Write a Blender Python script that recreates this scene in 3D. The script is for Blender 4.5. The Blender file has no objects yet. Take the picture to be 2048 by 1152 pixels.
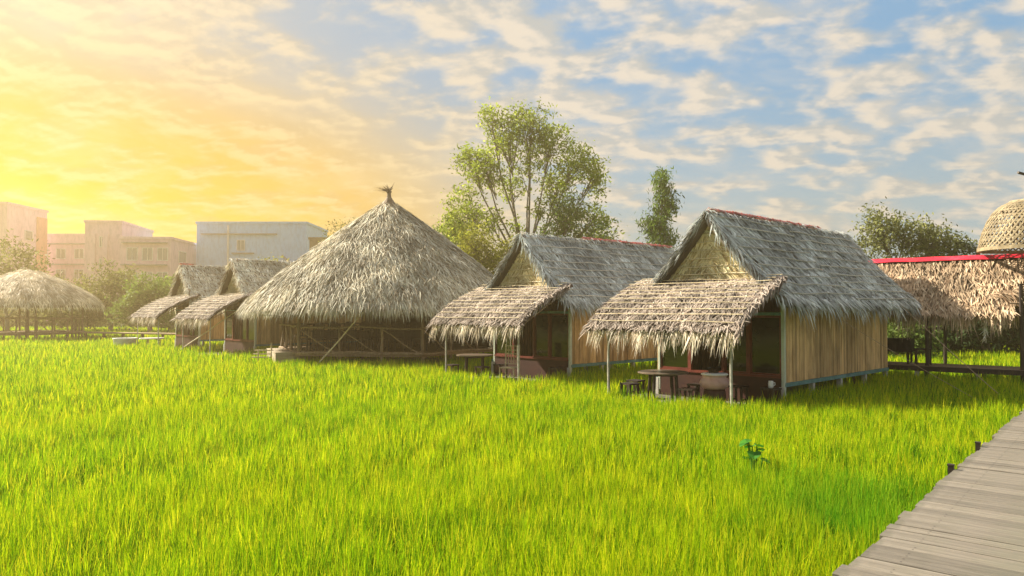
import bpy, math, random
import numpy as np
from mathutils import Vector, Matrix

R = math.radians
scene = bpy.context.scene
col = scene.collection
HC = 2.6            # camera height
GZ = 0.2            # field soil level
FZ = 0.91           # hut floors

# ------------------------------------------------------------------ camera
cam_d = bpy.data.cameras.new("camera")
cam = bpy.data.objects.new("camera", cam_d)
col.objects.link(cam)
cam_d.sensor_width = 36.0
cam_d.lens = 36.0 * 1472 / 2048
cam_d.clip_end = 3000
cam.location = (0, 0, HC)
cam.rotation_euler = (R(90 + 1.52), 0, 0)
scene.camera = cam

# ------------------------------------------------------------------ sun, exposure
SUN_AZ, SUN_EL = -64.0, 34.0      # azimuth left of the view axis
sd = Vector((math.sin(R(SUN_AZ)) * math.cos(R(SUN_EL)), math.cos(R(SUN_AZ)) * math.cos(R(SUN_EL)), math.sin(R(SUN_EL))))
sun_d = bpy.data.lights.new("sun", 'SUN')
sun_d.energy = 4.8
sun_d.angle = R(0.6)
sun_d.color = (1.0, 0.9, 0.72)
sun = bpy.data.objects.new("sun", sun_d)
col.objects.link(sun)
sun.rotation_euler = sd.to_track_quat('Z', 'Y').to_euler()
scene.view_settings.view_transform = 'Standard'
scene.view_settings.look = 'None'
scene.view_settings.gamma = 1
EXPO = 1.65
scene.view_settings.exposure = EXPO
scene.cycles.use_denoising = True
scene.cycles.max_bounces = 8
scene.cycles.diffuse_bounces = 3
scene.cycles.glossy_bounces = 3
scene.cycles.transmission_bounces = 4
scene.cycles.volume_bounces = 0
scene.cycles.transparent_max_bounces = 8

# ------------------------------------------------------------------ node helper
class NT:
    def __init__(s, tree):
        s.t = tree
    def n(s, typ, **kw):
        nd = s.t.nodes.new(typ)
        for k, v in kw.items():
            setattr(nd, k, v)
        return nd
    def put(s, sock, v):
        if isinstance(v, bpy.types.NodeSocket):
            s.t.links.new(v, sock)
        elif v is not None:
            if sock.type == 'RGBA' and len(v) == 3:
                v = (*v, 1)
            sock.default_value = v
    def math(s, op, a, b=None, c=None, clamp=False):
        nd = s.n('ShaderNodeMath', operation=op, use_clamp=clamp)
        for i, v in enumerate((a, b, c)):
            if v is not None:
                s.put(nd.inputs[i], v)
        return nd.outputs[0]
    def vm(s, op, a, b=None, scale=None):
        nd = s.n('ShaderNodeVectorMath', operation=op)
        s.put(nd.inputs[0], a)
        if b is not None:
            s.put(nd.inputs[1], b)
        if scale is not None:
            s.put(nd.inputs['Scale'], scale)
        return nd.outputs['Value'] if op in ('DOT_PRODUCT', 'LENGTH') else nd.outputs[0]
    def mix(s, f, a, b, mode='MIX'):
        nd = s.n('ShaderNodeMix', data_type='RGBA', blend_type=mode)
        s.put(nd.inputs[0], f)
        s.put(nd.inputs[6], a)
        s.put(nd.inputs[7], b)
        return nd.outputs[2]
    def rng(s, v, a, b, c=0.0, d=1.0, smooth=True):
        nd = s.n('ShaderNodeMapRange', interpolation_type='SMOOTHSTEP' if smooth else 'LINEAR')
        for i, x in enumerate((v, a, b, c, d)):
            s.put(nd.inputs[i], x)
        return nd.outputs[0]
    def noise(s, vec, scale, detail=4, rough=0.5, dist=0.0):
        nd = s.n('ShaderNodeTexNoise')
        if vec is not None:
            s.put(nd.inputs['Vector'], vec)
        nd.inputs['Scale'].default_value = scale
        nd.inputs['Detail'].default_value = detail
        nd.inputs['Roughness'].default_value = rough
        nd.inputs['Distortion'].default_value = dist
        return nd.outputs[0]
    def ramp(s, f, stops, interp='LINEAR'):
        nd = s.n('ShaderNodeValToRGB')
        cr = nd.color_ramp
        cr.interpolation = interp
        while len(cr.elements) < len(stops):
            cr.elements.new(0.5)
        for e, (p, c) in zip(cr.elements, stops):
            e.position = p
            e.color = (*c, 1)
        s.put(nd.inputs[0], f)
        return nd.outputs[0]

# ------------------------------------------------------------------ world
world = bpy.data.worlds.new("World")
scene.world = world
world.use_nodes = True
world.node_tree.nodes.clear()
w = NT(world.node_tree)
sky = w.n('ShaderNodeTexSky', sky_type='NISHITA')
sky.sun_disc = False
sky.sun_elevation = R(SUN_EL)
sky.sun_rotation = R(SUN_AZ)
sky.dust_density = 2.0
sky.air_density = 1.0
D = w.vm('NORMALIZE', w.n('ShaderNodeTexCoord').outputs['Generated'])
sep = w.n('ShaderNodeSeparateXYZ')
w.put(sep.inputs[0], D)
dz = w.math('MAXIMUM', sep.outputs[2], 0.0)
# clear air: pale at the horizon, blue above, overbright overhead, tinted by the physical sky
air = w.ramp(dz, [(0.0, (.58, .64, .62)), (.12, (.44, .59, .67)), (.30, (.25, .49, .75)), (.42, (.27, .50, .77)), (.75, (.85, .92, 1.05)), (1.0, (1.1, 1.12, 1.2))])  # top stops: unseen upper sky, brightened to add fill light
nish = w.vm('SCALE', sky.outputs[0], scale=0.10)
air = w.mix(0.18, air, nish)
# warm glow low in the west
ga, ge = R(-40), R(9)
G = (math.sin(ga) * math.cos(ge), math.cos(ga) * math.cos(ge), math.sin(ge))
gd = w.vm('DOT_PRODUCT', D, G)
glow = w.rng(gd, 0.68, 1.0, 0, 1, smooth=False)
low = w.rng(dz, 0.06, 0.36, 1.0, 0.0)
glow = w.math('MULTIPLY', glow, w.math('ADD', w.math('MULTIPLY', low, 0.66), 0.34))
warm = w.ramp(glow, [(0.0, (.60, .56, .50)), (.22, (.62, .54, .42)), (.42, (.74, .56, .30)), (.62, (.88, .56, .12)), (.82, (.92, .60, .03)), (1.0, (1.0, .80, .01))])
wf = w.rng(glow, 0.0, 0.55)
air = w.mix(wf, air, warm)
# altocumulus layer: direction projected on a flat sheet
inv = w.math('DIVIDE', 1.0, w.math('ADD', dz, 0.24))
flat = w.vm('SCALE', D, scale=inv)
stretch = w.n('ShaderNodeMapping')
w.put(stretch.inputs[0], flat)
stretch.inputs['Rotation'].default_value = (0, 0, R(28))
stretch.inputs['Scale'].default_value = (1.0, 1.15, 0.0)
cl = stretch.outputs[0]
off = w.vm('ADD', cl, (-0.026, 0.012, 0))
def cloudf(v):
    a = w.noise(v, 6.4, 8, 0.54, 0.12)
    b = w.noise(v, 1.6, 3, 0.5)
    return w.math('ADD', w.math('MULTIPLY', a, 0.68), w.math('MULTIPLY', b, 0.42))
c1 = cloudf(cl)
c2 = cloudf(off)
mask = w.rng(c1, 0.455, 0.635)
shade = w.rng(w.math('SUBTRACT', c1, c2), -0.05, 0.06)
ccol = w.mix(shade, (.55, .57, .56), (.86, .77, .65))
ccol_w = w.mix(shade, w.mix(0.35, warm, (.62, .50, .30)), w.mix(0.55, warm, (1.0, .80, .45)))
ccol = w.mix(wf, ccol, ccol_w)
horizon_fade = w.rng(dz, 0.0, 0.12, 0.35, 0.96)
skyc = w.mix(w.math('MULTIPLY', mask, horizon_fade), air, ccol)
# wispy veil
veil = w.rng(w.noise(cl, 3.0, 7, 0.62, 0.5), 0.45, 0.75, 0, 0.35)
skyc = w.mix(veil, skyc, w.mix(wf, (.80, .74, .66), (1.0, .80, .45)))
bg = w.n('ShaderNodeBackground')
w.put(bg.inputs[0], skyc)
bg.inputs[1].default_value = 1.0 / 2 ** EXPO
wo = w.n('ShaderNodeOutputWorld')
w.t.links.new(bg.outputs[0], wo.inputs[0])

# ------------------------------------------------------------------ materials
MATS = {}
def new_mat(name):
    m = bpy.data.materials.new(name)
    m.use_nodes = True
    m.node_tree.nodes.clear()
    MATS[name] = m
    return m, NT(m.node_tree)
def finish(m, t, color, rough=0.8, bump=None, bump_d=0.01, spec=0.3, metallic=0.0, transl=0.0, tcol=None):
    p = t.n('ShaderNodeBsdfPrincipled')
    t.put(p.inputs['Base Color'], color)
    t.put(p.inputs['Roughness'], rough)
    p.inputs['Specular IOR Level'].default_value = spec
    p.inputs['Metallic'].default_value = metallic
    if bump is not None:
        b = t.n('ShaderNodeBump')
        b.inputs['Distance'].default_value = bump_d
        b.inputs['Strength'].default_value = 1.0
        t.put(b.inputs['Height'], bump)
        t.t.links.new(b.outputs[0], p.inputs['Normal'])
    out = t.n('ShaderNodeOutputMaterial')
    s = p.outputs[0]
    if transl > 0:
        tr = t.n('ShaderNodeBsdfTranslucent')
        t.put(tr.inputs[0], tcol if tcol is not None else color)
        mx = t.n('ShaderNodeMixShader')
        mx.inputs[0].default_value = transl
        t.t.links.new(p.outputs[0], mx.inputs[1])
        t.t.links.new(tr.outputs[0], mx.inputs[2])
        s = mx.outputs[0]
    t.t.links.new(s, out.inputs[0])
    return m
def rnd_attr(t):
    return t.n('ShaderNodeAttribute', attribute_name='rnd').outputs['Fac']
def objco(t):
    return t.n('ShaderNodeTexCoord').outputs['Object']

def leafy(name, stops, transl=0.15, rough=0.7, nscale=1.5, namt=0.35, spec=0.25):
    m, t = new_mat(name)
    c = t.ramp(rnd_attr(t), stops)
    n = t.rng(t.noise(objco(t), nscale, 3), 0.3, 0.7, 1 - namt, 1 + namt)
    c = t.vm('SCALE', c, scale=n)
    return finish(m, t, c, rough, transl=transl, spec=spec)

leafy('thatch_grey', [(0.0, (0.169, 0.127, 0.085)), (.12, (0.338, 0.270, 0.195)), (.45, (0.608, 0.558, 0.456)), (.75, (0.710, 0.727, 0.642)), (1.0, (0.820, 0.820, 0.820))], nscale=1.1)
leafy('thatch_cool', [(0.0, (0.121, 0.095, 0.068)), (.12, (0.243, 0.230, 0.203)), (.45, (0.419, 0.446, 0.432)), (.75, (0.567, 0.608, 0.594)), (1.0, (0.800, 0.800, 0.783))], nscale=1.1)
leafy('thatch_porch', [(0.0, (0.055, 0.039, 0.029)), (.12, (0.147, 0.110, 0.087)), (.45, (0.294, 0.239, 0.198)), (.75, (0.396, 0.340, 0.290)), (1.0, (0.570, 0.515, 0.442))], nscale=1.3)
leafy('thatch_tan', [(0.0, (.10, .06, .035)), (.15, (.24, .15, .09)), (.5, (.44, .32, .21)), (.8, (.56, .43, .29)), (1.0, (.70, .58, .42))], nscale=1.4)
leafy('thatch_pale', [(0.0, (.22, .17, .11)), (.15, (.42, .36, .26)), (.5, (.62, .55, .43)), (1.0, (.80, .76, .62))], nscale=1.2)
leafy('thatch_round', [(0.0, (.11, .08, .05)), (.12, (.22, .175, .115)), (.4, (.42, .37, .27)), (.75, (.54, .53, .43)), (1.0, (.75, .71, .58))], nscale=0.7)
leafy('fringe', [(0.0, (.30, .22, .15)), (.3, (.48, .40, .30)), (.7, (.64, .57, .45)), (1.0, (.74, .69, .58))], nscale=1.4, transl=0.3)
leafy('gable_leaf', [(0.0, (.30, .21, .10)), (.2, (.56, .44, .23)), (.6, (.76, .65, .40)), (1.0, (.84, .78, .54))], nscale=1.4)
leafy('leaf_yellowgreen', [(0.0, (0.108, 0.121, 0.016)), (.5, (0.230, 0.243, 0.027)), (1.0, (0.405, 0.378, 0.047))], transl=0.45, nscale=.5)
leafy('leaf_light', [(0.0, (.10, .14, .015)), (.5, (.24, .31, .03)), (1.0, (.44, .48, .07))], transl=0.5, nscale=.5)
leafy('leaf_green', [(0.0, (0.053, 0.090, 0.018)), (.5, (0.112, 0.180, 0.030)), (1.0, (0.210, 0.285, 0.053))], transl=0.4, nscale=.5)
leafy('leaf_dark', [(0.0, (.015, .035, .01)), (.5, (.035, .07, .018)), (1.0, (.07, .12, .03))], transl=0.3, nscale=.5)
leafy('leaf_olive', [(0.0, (0.076, 0.085, 0.025)), (.5, (0.153, 0.170, 0.051)), (1.0, (0.289, 0.289, 0.085))], transl=0.35, nscale=.5)

# rice
m, t = new_mat('rice')
geo = t.n('ShaderNodeNewGeometry').outputs['Position']
big = t.rng(t.noise(geo, 0.16, 3, 0.55), 0.36, 0.66)
mid = t.rng(t.noise(geo, 0.9, 3, 0.6), 0.35, 0.68)
rv = rnd_attr(t)
ca = t.ramp(rv, [(0.0, (.025, .11, .002)), (.35, (.14, .30, .002)), (.75, (.31, .47, .003)), (1.0, (.62, .56, .02))])
cb = t.ramp(rv, [(0.0, (.05, .15, .002)), (.35, (.25, .37, .002)), (.75, (.44, .51, .003)), (1.0, (.70, .60, .02))])
c = t.mix(t.math('MULTIPLY_ADD', big, .6, t.math('MULTIPLY', mid, .4)), ca, cb)
# a patch of a younger, greener sowing near the boardwalk
dist = t.vm('LENGTH', t.vm('SUBTRACT', t.vm('MULTIPLY', geo, (1, .8, 0)), (3.6, 5.9, 0)))
patch = t.math('MULTIPLY', t.rng(t.math('ADD', dist, t.math('MULTIPLY', t.noise(geo, 1.2, 3), 1.6)), 1.0, 2.6, 1, 0), 0.6)
c = t.mix(patch, c, (.05, .26, .008))
finish(m, t, c, 0.7, transl=0.5, spec=0.08)

m, t = new_mat('soil')
geo = t.n('ShaderNodeNewGeometry').outputs['Position']
n1 = t.rng(t.noise(geo, 1.6, 5), .3, .7)
c = t.mix(n1, (.045, .075, .010), (.11, .16, .012))
finish(m, t, c, 0.95, spec=.1)

m, t = new_mat('deck_wood')
oc = objco(t)
geo = t.n('ShaderNodeNewGeometry')
st = t.vm('MULTIPLY', oc, (30, 1.1, 22))
grain = t.noise(st, 1.6, 6, .65, .3)
blot = t.noise(oc, 1.7, 4, .6)
info = t.n('ShaderNodeObjectInfo').outputs['Random']
c = t.ramp(grain, [(.25, (.075, .064, .05)), (.5, (.155, .135, .108)), (.75, (.235, .21, .172))])
c = t.mix(t.rng(blot, .42, .68, 0, .55), c, (.10, .10, .065))
so = t.n('ShaderNodeSeparateXYZ'); t.put(so.inputs[0], oc)
nx = t.math('MINIMUM', t.math('ABSOLUTE', t.math('SUBTRACT', so.outputs[0], .035)), t.math('ABSOLUTE', t.math('SUBTRACT', so.outputs[0], .10)))
ny = t.math('MINIMUM', t.math('ABSOLUTE', t.math('ADD', so.outputs[1], .25)), t.math('ABSOLUTE', t.math('ADD', so.outputs[1], 1.5)))
nd_ = t.math('SQRT', t.math('ADD', t.math('MULTIPLY', nx, nx), t.math('MULTIPLY', ny, ny)))
c = t.mix(t.rng(nd_, .004, .011, .9, 0), c, (.02, .014, .01))
edge = t.rng(so.outputs[1], -.22, .03, 0, .4)
c = t.mix(t.math('MULTIPLY', edge, t.rng(t.noise(oc, 9, 4), .4, .6)), c, (.04, .045, .02))
c = t.vm('SCALE', c, scale=t.rng(info, 0, 1, .8, 1.2, smooth=False))
finish(m, t, c, .62, bump=grain, bump_d=.0012, spec=.4)

def wood(name, c0, c1, c2, rough=.75, axis=(18, 18, 1.0), bd=.003, stain=.2):
    m, t = new_mat(name)
    g = t.noise(t.vm('MULTIPLY', objco(t), axis), 1.5, 5, .6, .3)
    r = rnd_attr(t)
    c = t.ramp(g, [(.25, c0), (.5, c1), (.78, c2)])
    c = t.vm('SCALE', c, scale=t.rng(r, 0, 1, .5, 1.35, smooth=False))
    c = t.vm('SCALE', c, scale=t.rng(t.noise(t.vm('MULTIPLY', objco(t), (2.2, 2.2, .8)), 1.1, 5, .65), .42, .66, 1.0, 1 - stain))
    return finish(m, t, c, rough, bump=g, bump_d=bd)
wood('plank', (.34, .19, .075), (.56, .355, .16), (.70, .50, .26), stain=.4)
wood('plank_edge', (.20, .13, .07), (.30, .21, .12), (.42, .32, .2))
wood('branch_wood', (.13, .085, .05), (.24, .17, .11), (.36, .28, .19), axis=(9, 9, 4))
wood('bamboo', (.34, .27, .16), (.50, .42, .27), (.62, .54, .37), rough=.5, axis=(8, 8, 8))
wood('weave_straw', (.16, .12, .06), (.28, .22, .13), (.40, .33, .2), rough=.7, axis=(5, 5, 5))
wood('bamboo_grey', (.26, .24, .20), (.40, .38, .33), (.52, .50, .44), rough=.6, axis=(8, 8, 8))
wood('dark_wood', (.012, .009, .008), (.03, .02, .015), (.06, .04, .03), rough=.5, axis=(6, 6, 3))
wood('bark', (.10, .085, .06), (.22, .19, .14), (.34, .30, .23), rough=.9, axis=(6, 6, 1.2), bd=.02)
wood('red_wood', (.08, .012, .008), (.13, .022, .013), (.19, .04, .02), rough=.5, axis=(4, 4, 4))
wood('pad', (.07, .06, .05), (.11, .10, .08), (.15, .14, .12), rough=.9, axis=(3, 3, 3))
wood('landing_clay', (.20, .16, .11), (.30, .25, .18), (.38, .33, .25), rough=.9, axis=(1, 1, 6))
wood('red_base', (.022, .005, .003), (.038, .008, .005), (.06, .016, .008), rough=.6, axis=(2, 2, 2))
wood('concrete', (.34, .32, .28), (.44, .42, .38), (.52, .50, .46), rough=.9, axis=(3, 3, 3))
wood('pale_paint', (.36, .40, .32), (.46, .50, .40), (.54, .58, .48), rough=.5, axis=(3, 3, 3))
wood('teal_steel', (.05, .13, .14), (.08, .2, .2), (.16, .3, .3), rough=.5, axis=(3, 3, 3))
wood('red_sheet', (.50, .012, .03), (.72, .02, .05), (.80, .06, .09), rough=.45, axis=(2, 2, 2), bd=.002, stain=.1)
wood('red_faded', (.42, .09, .08), (.58, .15, .13), (.62, .28, .24), rough=.6, axis=(3, 3, 3), bd=.01)
wood('pink_wall', (.58, .38, .47), (.68, .48, .56), (.74, .56, .63), rough=.85, axis=(.25, .25, .12))
wood('blue_wall', (.22, .46, .80), (.27, .52, .84), (.31, .56, .86), rough=.85, axis=(.25, .25, .12))
wood('trim_dark', (.10, .12, .15), (.16, .18, .22), (.22, .25, .3), rough=.6, axis=(1, 1, 1))
wood('trim_pale', (.5, .5, .5), (.6, .6, .6), (.7, .7, .7), rough=.6, axis=(1, 1, 1))
wood('salmon_wall', (.55, .22, .15), (.62, .28, .2), (.66, .34, .26), rough=.85, axis=(.25, .25, .12))
wood('clay', (.36, .20, .17), (.48, .30, .26), (.58, .40, .34), rough=.45, axis=(3, 3, 3))
wood('white_plastic', (.6, .6, .58), (.72, .72, .7), (.78, .78, .76), rough=.4, axis=(2, 2, 2))
wood('black_cloth', (.006, .006, .007), (.012, .012, .014), (.03, .03, .035), rough=.8, axis=(3, 3, 3))
wood('brown_roof', (.07, .05, .035), (.11, .08, .055), (.15, .12, .08), rough=.8, axis=(1, 1, 1))

m, t = new_mat('glass_dark')
finish(m, t, t.mix(t.rng(t.noise(objco(t), 1.3, 3), .35, .65), (.006, .008, .003), (.014, .018, .005)), .10, spec=.30)
m, t = new_mat('glass_far')
finish(m, t, (.12, .15, .18), .15, spec=.6)

# ------------------------------------------------------------------ mesh builder
def V3(*a):
    return np.array(a, float)
class MB:
    def __init__(s):
        s.V = []; s.Q = []; s.Rn = []; s.n = 0; s.P = []
    def add(s, v, q, r=0.5):
        v = np.asarray(v, float).reshape(-1, 3)
        q = np.asarray(q, int).reshape(-1, 4)
        s.V.append(v); s.Q.append(q + s.n)
        s.Rn.append(np.full(len(v), r) if np.isscalar(r) else np.asarray(r, float))
        s.n += len(v)
        return s
    def poly(s, pts, r=0.5):
        v = np.asarray(pts, float)
        s.V.append(v); s.Rn.append(np.full(len(v), r))
        s.P.append(tuple(range(s.n, s.n + len(v))))
        s.n += len(v)
        return s
    BQ = [[0, 1, 3, 2], [4, 6, 7, 5], [0, 4, 5, 1], [2, 3, 7, 6], [0, 2, 6, 4], [1, 5, 7, 3]]
    def box(s, x0, x1, y0, y1, z0, z1, r=0.5):
        v = [(x, y, z) for x in (x0, x1) for y in (y0, y1) for z in (z0, z1)]
        return s.add(v, s.BQ, r)
    def obox(s, c, ax, ay, az, r=0.5):   # centre and three half axes
        c, ax, ay, az = (np.asarray(a, float) for a in (c, ax, ay, az))
        v = [c + i * ax + j * ay + k * az for i in (-1, 1) for j in (-1, 1) for k in (-1, 1)]
        return s.add(v, s.BQ, r)
    def bar(s, p0, p1, wd, h, up=(0, 0, 1), r=0.5):
        p0, p1, up = (np.asarray(a, float) for a in (p0, p1, up))
        d = p1 - p0
        dn = d / np.linalg.norm(d)
        sd_ = np.cross(dn, up)
        if np.linalg.norm(sd_) < 1e-4:
            sd_ = np.cross(dn, (0, 1, 0))
        sd_ /= np.linalg.norm(sd_)
        u = np.cross(sd_, dn)
        return s.obox((p0 + p1) / 2, d / 2, sd_ * wd / 2, u * h / 2, r)
    def path(s, pts, rad, n=8, r=0.5, cap=True):
        pts = np.asarray(pts, float)
        if np.isscalar(rad):
            rad = [rad] * len(pts)
        ring = []
        ref = V3(0.31, 0.17, 0.93)
        for i, p in enumerate(pts):
            d = pts[min(i + 1, len(pts) - 1)] - pts[max(i - 1, 0)]
            d = d / (np.linalg.norm(d) + 1e-9)
            if abs(d @ ref) > .97:
                ref = V3(1, 0, 0)
            a = np.cross(d, ref); a /= np.linalg.norm(a)
            b = np.cross(d, a)
            th = np.arange(n) * 2 * math.pi / n
            ring.append(p + rad[i] * (np.cos(th)[:, None] * a + np.sin(th)[:, None] * b))
        q = []
        for i in range(len(pts) - 1):
            for k in range(n):
                k2 = (k + 1) % n
                q.append([i * n + k, i * n + k2, (i + 1) * n + k2, (i + 1) * n + k])
        base = s.n
        s.add(np.concatenate(ring), q, r)
        if cap:
            s.P.append(tuple(base + k for k in range(n))[::-1])
            s.P.append(tuple(base + (len(pts) - 1) * n + k for k in range(n)))
        return s
    def tube(s, p0, p1, r0, r1=None, n=8, r=0.5):
        return s.path([p0, p1], [r0, r0 if r1 is None else r1], n, r)
    def lathe(s, c, prof, n=20, r=0.5):
        c = np.asarray(c, float)
        th = np.arange(n) * 2 * math.pi / n
        v = []
        for rr, z in prof:
            v.append(np.stack([c[0] + rr * np.cos(th), c[1] + rr * np.sin(th), np.full(n, c[2] + z)], 1))
        q = [[i * n + k, i * n + (k + 1) % n, (i + 1) * n + (k + 1) % n, (i + 1) * n + k] for i in range(len(prof) - 1) for k in range(n)]
        base = s.n
        s.add(np.concatenate(v), q, r)
        s.P.append(tuple(base + k for k in range(n))[::-1])
        s.P.append(tuple(base + (len(prof) - 1) * n + k for k in range(n)))
        return s
    def blades(s, P, Dv, S, L, W, bend, nseg=3, prof=None, rnd=None):
        n = len(P)
        if n == 0:
            return s
        L = np.asarray(L)[:, None]; W = np.asarray(W)[:, None]
        if prof is None:
            prof = lambda t: (0.75 + 0.5 * t) if t < .5 else max(0.08, 2.0 * (1 - t))
        rows = []
        for k in range(nseg + 1):
            t_ = k / nseg
            cpt = P + Dv * L * t_ + bend * L * t_ * t_
            ww = S * W * 0.5 * prof(t_)
            rows.append(cpt - ww); rows.append(cpt + ww)
        v = np.stack(rows, 1)            # n, 2*(nseg+1), 3
        m_ = 2 * (nseg + 1)
        q = np.array([[2 * k, 2 * k + 1, 2 * k + 3, 2 * k + 2] for k in range(nseg)])
        q = (np.arange(n) * m_)[:, None, None] + q[None]
        if rnd is None:
            rnd = np.random.rand(n)
        return s.add(v.reshape(-1, 3), q.reshape(-1, 4), np.repeat(rnd, m_))
    def build(s, name, mat, parent=None, smooth=False, loc=None):
        v = np.concatenate(s.V)
        q = np.concatenate(s.Q) if s.Q else np.zeros((0, 4), int)
        me = bpy.data.meshes.new(name)
        nq = len(q)
        me.vertices.add(len(v))
        me.vertices.foreach_set('co', v.astype(np.float32).ravel())
        pl = np.array([i for p in s.P for i in p], int)
        li = np.concatenate([q.ravel(), pl]).astype(np.int32)
        me.loops.add(len(li))
        me.loops.foreach_set('vertex_index', li)
        tot = np.concatenate([np.full(nq, 4), np.array([len(p) for p in s.P], int)]).astype(np.int32)
        me.polygons.add(len(tot))
        st = np.concatenate([[0], np.cumsum(tot)[:-1]]).astype(np.int32)
        me.polygons.foreach_set('loop_start', st)
        me.polygons.foreach_set('use_smooth', np.full(len(tot), smooth, bool))
        me.update(calc_edges=True)
        at = me.attributes.new('rnd', 'FLOAT', 'POINT')
        at.data.foreach_set('value', np.concatenate(s.Rn).astype(np.float32))
        me.materials.append(MATS[mat])
        o = bpy.data.objects.new(name, me)
        col.objects.link(o)
        if parent is not None:
            o.parent = parent
        if loc is not None:
            o.location = loc
        return o

def tag(o, label=None, cat=None, group=None, kind=None):
    if label: o['label'] = label
    if cat: o['category'] = cat
    if group: o['group'] = group
    if kind: o['kind'] = kind
    return o
def empty(name, loc=(0, 0, 0), rz=0.0):
    o = bpy.data.objects.new(name, None)
    o.empty_display_size = .3
    o.location = loc
    o.rotation_euler = (0, 0, rz)
    col.objects.link(o)
    return o
def copy_tree(o, parent=None):
    c_ = o.copy()
    col.objects.link(c_)
    if parent is not None:
        c_.parent = parent
    for ch in list(o.children):
        copy_tree(ch, c_)
    return c_
def at(px, Y, z=0.0):
    return ((px - 1024) / 1472 * Y, Y, z)
def norm(a):
    a = np.asarray(a, float)
    return a / (np.linalg.norm(a, axis=-1, keepdims=True) + 1e-9)

# ------------------------------------------------------------------ ground
g = MB()
g.add([(-900, -60, GZ), (900, -60, GZ), (900, 1500, GZ), (-900, 1500, GZ)], [[0, 1, 2, 3]])
tag(g.build('ground', 'soil'), kind='structure')

# ------------------------------------------------------------------ boardwalk beside the camera
DZ = .95
e0 = V3(1.94, 4.52); de = norm(V3(6.48, 7.58)); dn = V3(de[1], -de[0])
bw = empty('boardwalk', (e0[0], e0[1], 0), math.atan2(de[1], de[0]))
tag(bw, kind='structure')
random.seed(4)
s_ = -5.5
while s_ < 13:
    wd = random.choice([.13, .17, .2, .22]) + random.uniform(-.01, .01)
    gap = random.choice([.004, .007, .014, .022])
    b = MB()
    y1 = random.uniform(-.02, .035)
    tilt = random.uniform(-.003, .003)
    zt = random.uniform(-.004, .004)
    c_, hh = .004, .016
    x0, x1, y0 = 0, wd, -3.0
    # chamfered plank
    prof = [(x0 + c_, DZ + zt), (x1 - c_, DZ + zt + tilt), (x1, DZ - c_ + zt + tilt), (x1, DZ - 2 * hh), (x0, DZ - 2 * hh), (x0, DZ - c_ + zt)]
    v = [(x, y0, z) for x, z in prof] + [(x, y1, z) for x, z in prof]
    b.add(v, [[i, (i + 1) % 6, (i + 1) % 6 + 6, i + 6] for i in range(6)])
    b.P.append((5, 4, 3, 2, 1, 0)); b.P.append((6, 7, 8, 9, 10, 11))
    o = b.build('plank', 'deck_wood', bw, loc=(s_, 0, 0))
    s_ += wd + gap
b = MB()
for y in (-.25, -1.5, -2.75):
    b.box(-5.4, 13, y - .04, y + .04, DZ - .2, DZ - .04)
b.build('joist', 'dark_wood', bw)
for k in range(9):
    for y in (-.25, -2.75):
        MB().tube((-4 + 2 * k, y, GZ - .1), (-4 + 2 * k, y, DZ - .2), .07, n=8).build('pile', 'concrete', bw)
for px, Y in ((1971, 8.75), (1920, 7.5)):
    p = at(px, Y)
    rel = V3(p[0] - e0[0], p[1] - e0[1])
    s1 = rel @ de
    b = MB()
    b.box(s1 - .025, s1 + .025, .02, .07, GZ, DZ + .035)
    b.box(s1 - .03, s1 + .03, .015, .075, DZ + .035, DZ + .05)
    o = b.build('post_stub', 'dark_wood', bw)

# ------------------------------------------------------------------ thatch on a plane patch
def thatch_plane(mb, O, A, B, la, lb, N, dens, Lr, Wr, skew=.35, lift=.10, seed=0, start=0.0, curve=None, bias=.0, course=0):
    """O corner at the top, A unit along the ridge, B unit down the slope"""
    rs = np.random.RandomState(seed + 1000)
    n = int(dens * la * lb)
    ua = rs.uniform(0, la, n)
    rows = rs.uniform(start, lb, n)
    if course:
        rows = np.clip(np.round(rows / course) * course + rs.normal(0, .018, n) + .02 * np.sin(ua * 2.3 + seed), start, lb)
    A, B, N, O = (np.asarray(x, float) for x in (A, B, N, O))
    P = O + ua[:, None] * A + rows[:, None] * B
    if curve is not None:
        P = P + N * curve(rows / lb)[:, None]
    P = P + N * rs.uniform(.0, .045, n)[:, None]
    ang = rs.normal(bias, skew, n)
    Dv = norm(B * np.cos(ang)[:, None] + A * np.sin(ang)[:, None] + N * rs.uniform(-.02, lift, n)[:, None])
    S = norm(np.cross(Dv, N + rs.normal(0, .28, (n, 3))))
    bend = N * rs.uniform(-.10, .02, n)[:, None] + V3(0, 0, -1) * .03
    L = rs.uniform(*Lr, n); W = rs.uniform(*Wr, n)
    mb.blades(P, Dv, S, L, W, bend, 3, rnd=rs.beta(2.2, 2.0, n) * .92 + .05)
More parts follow.
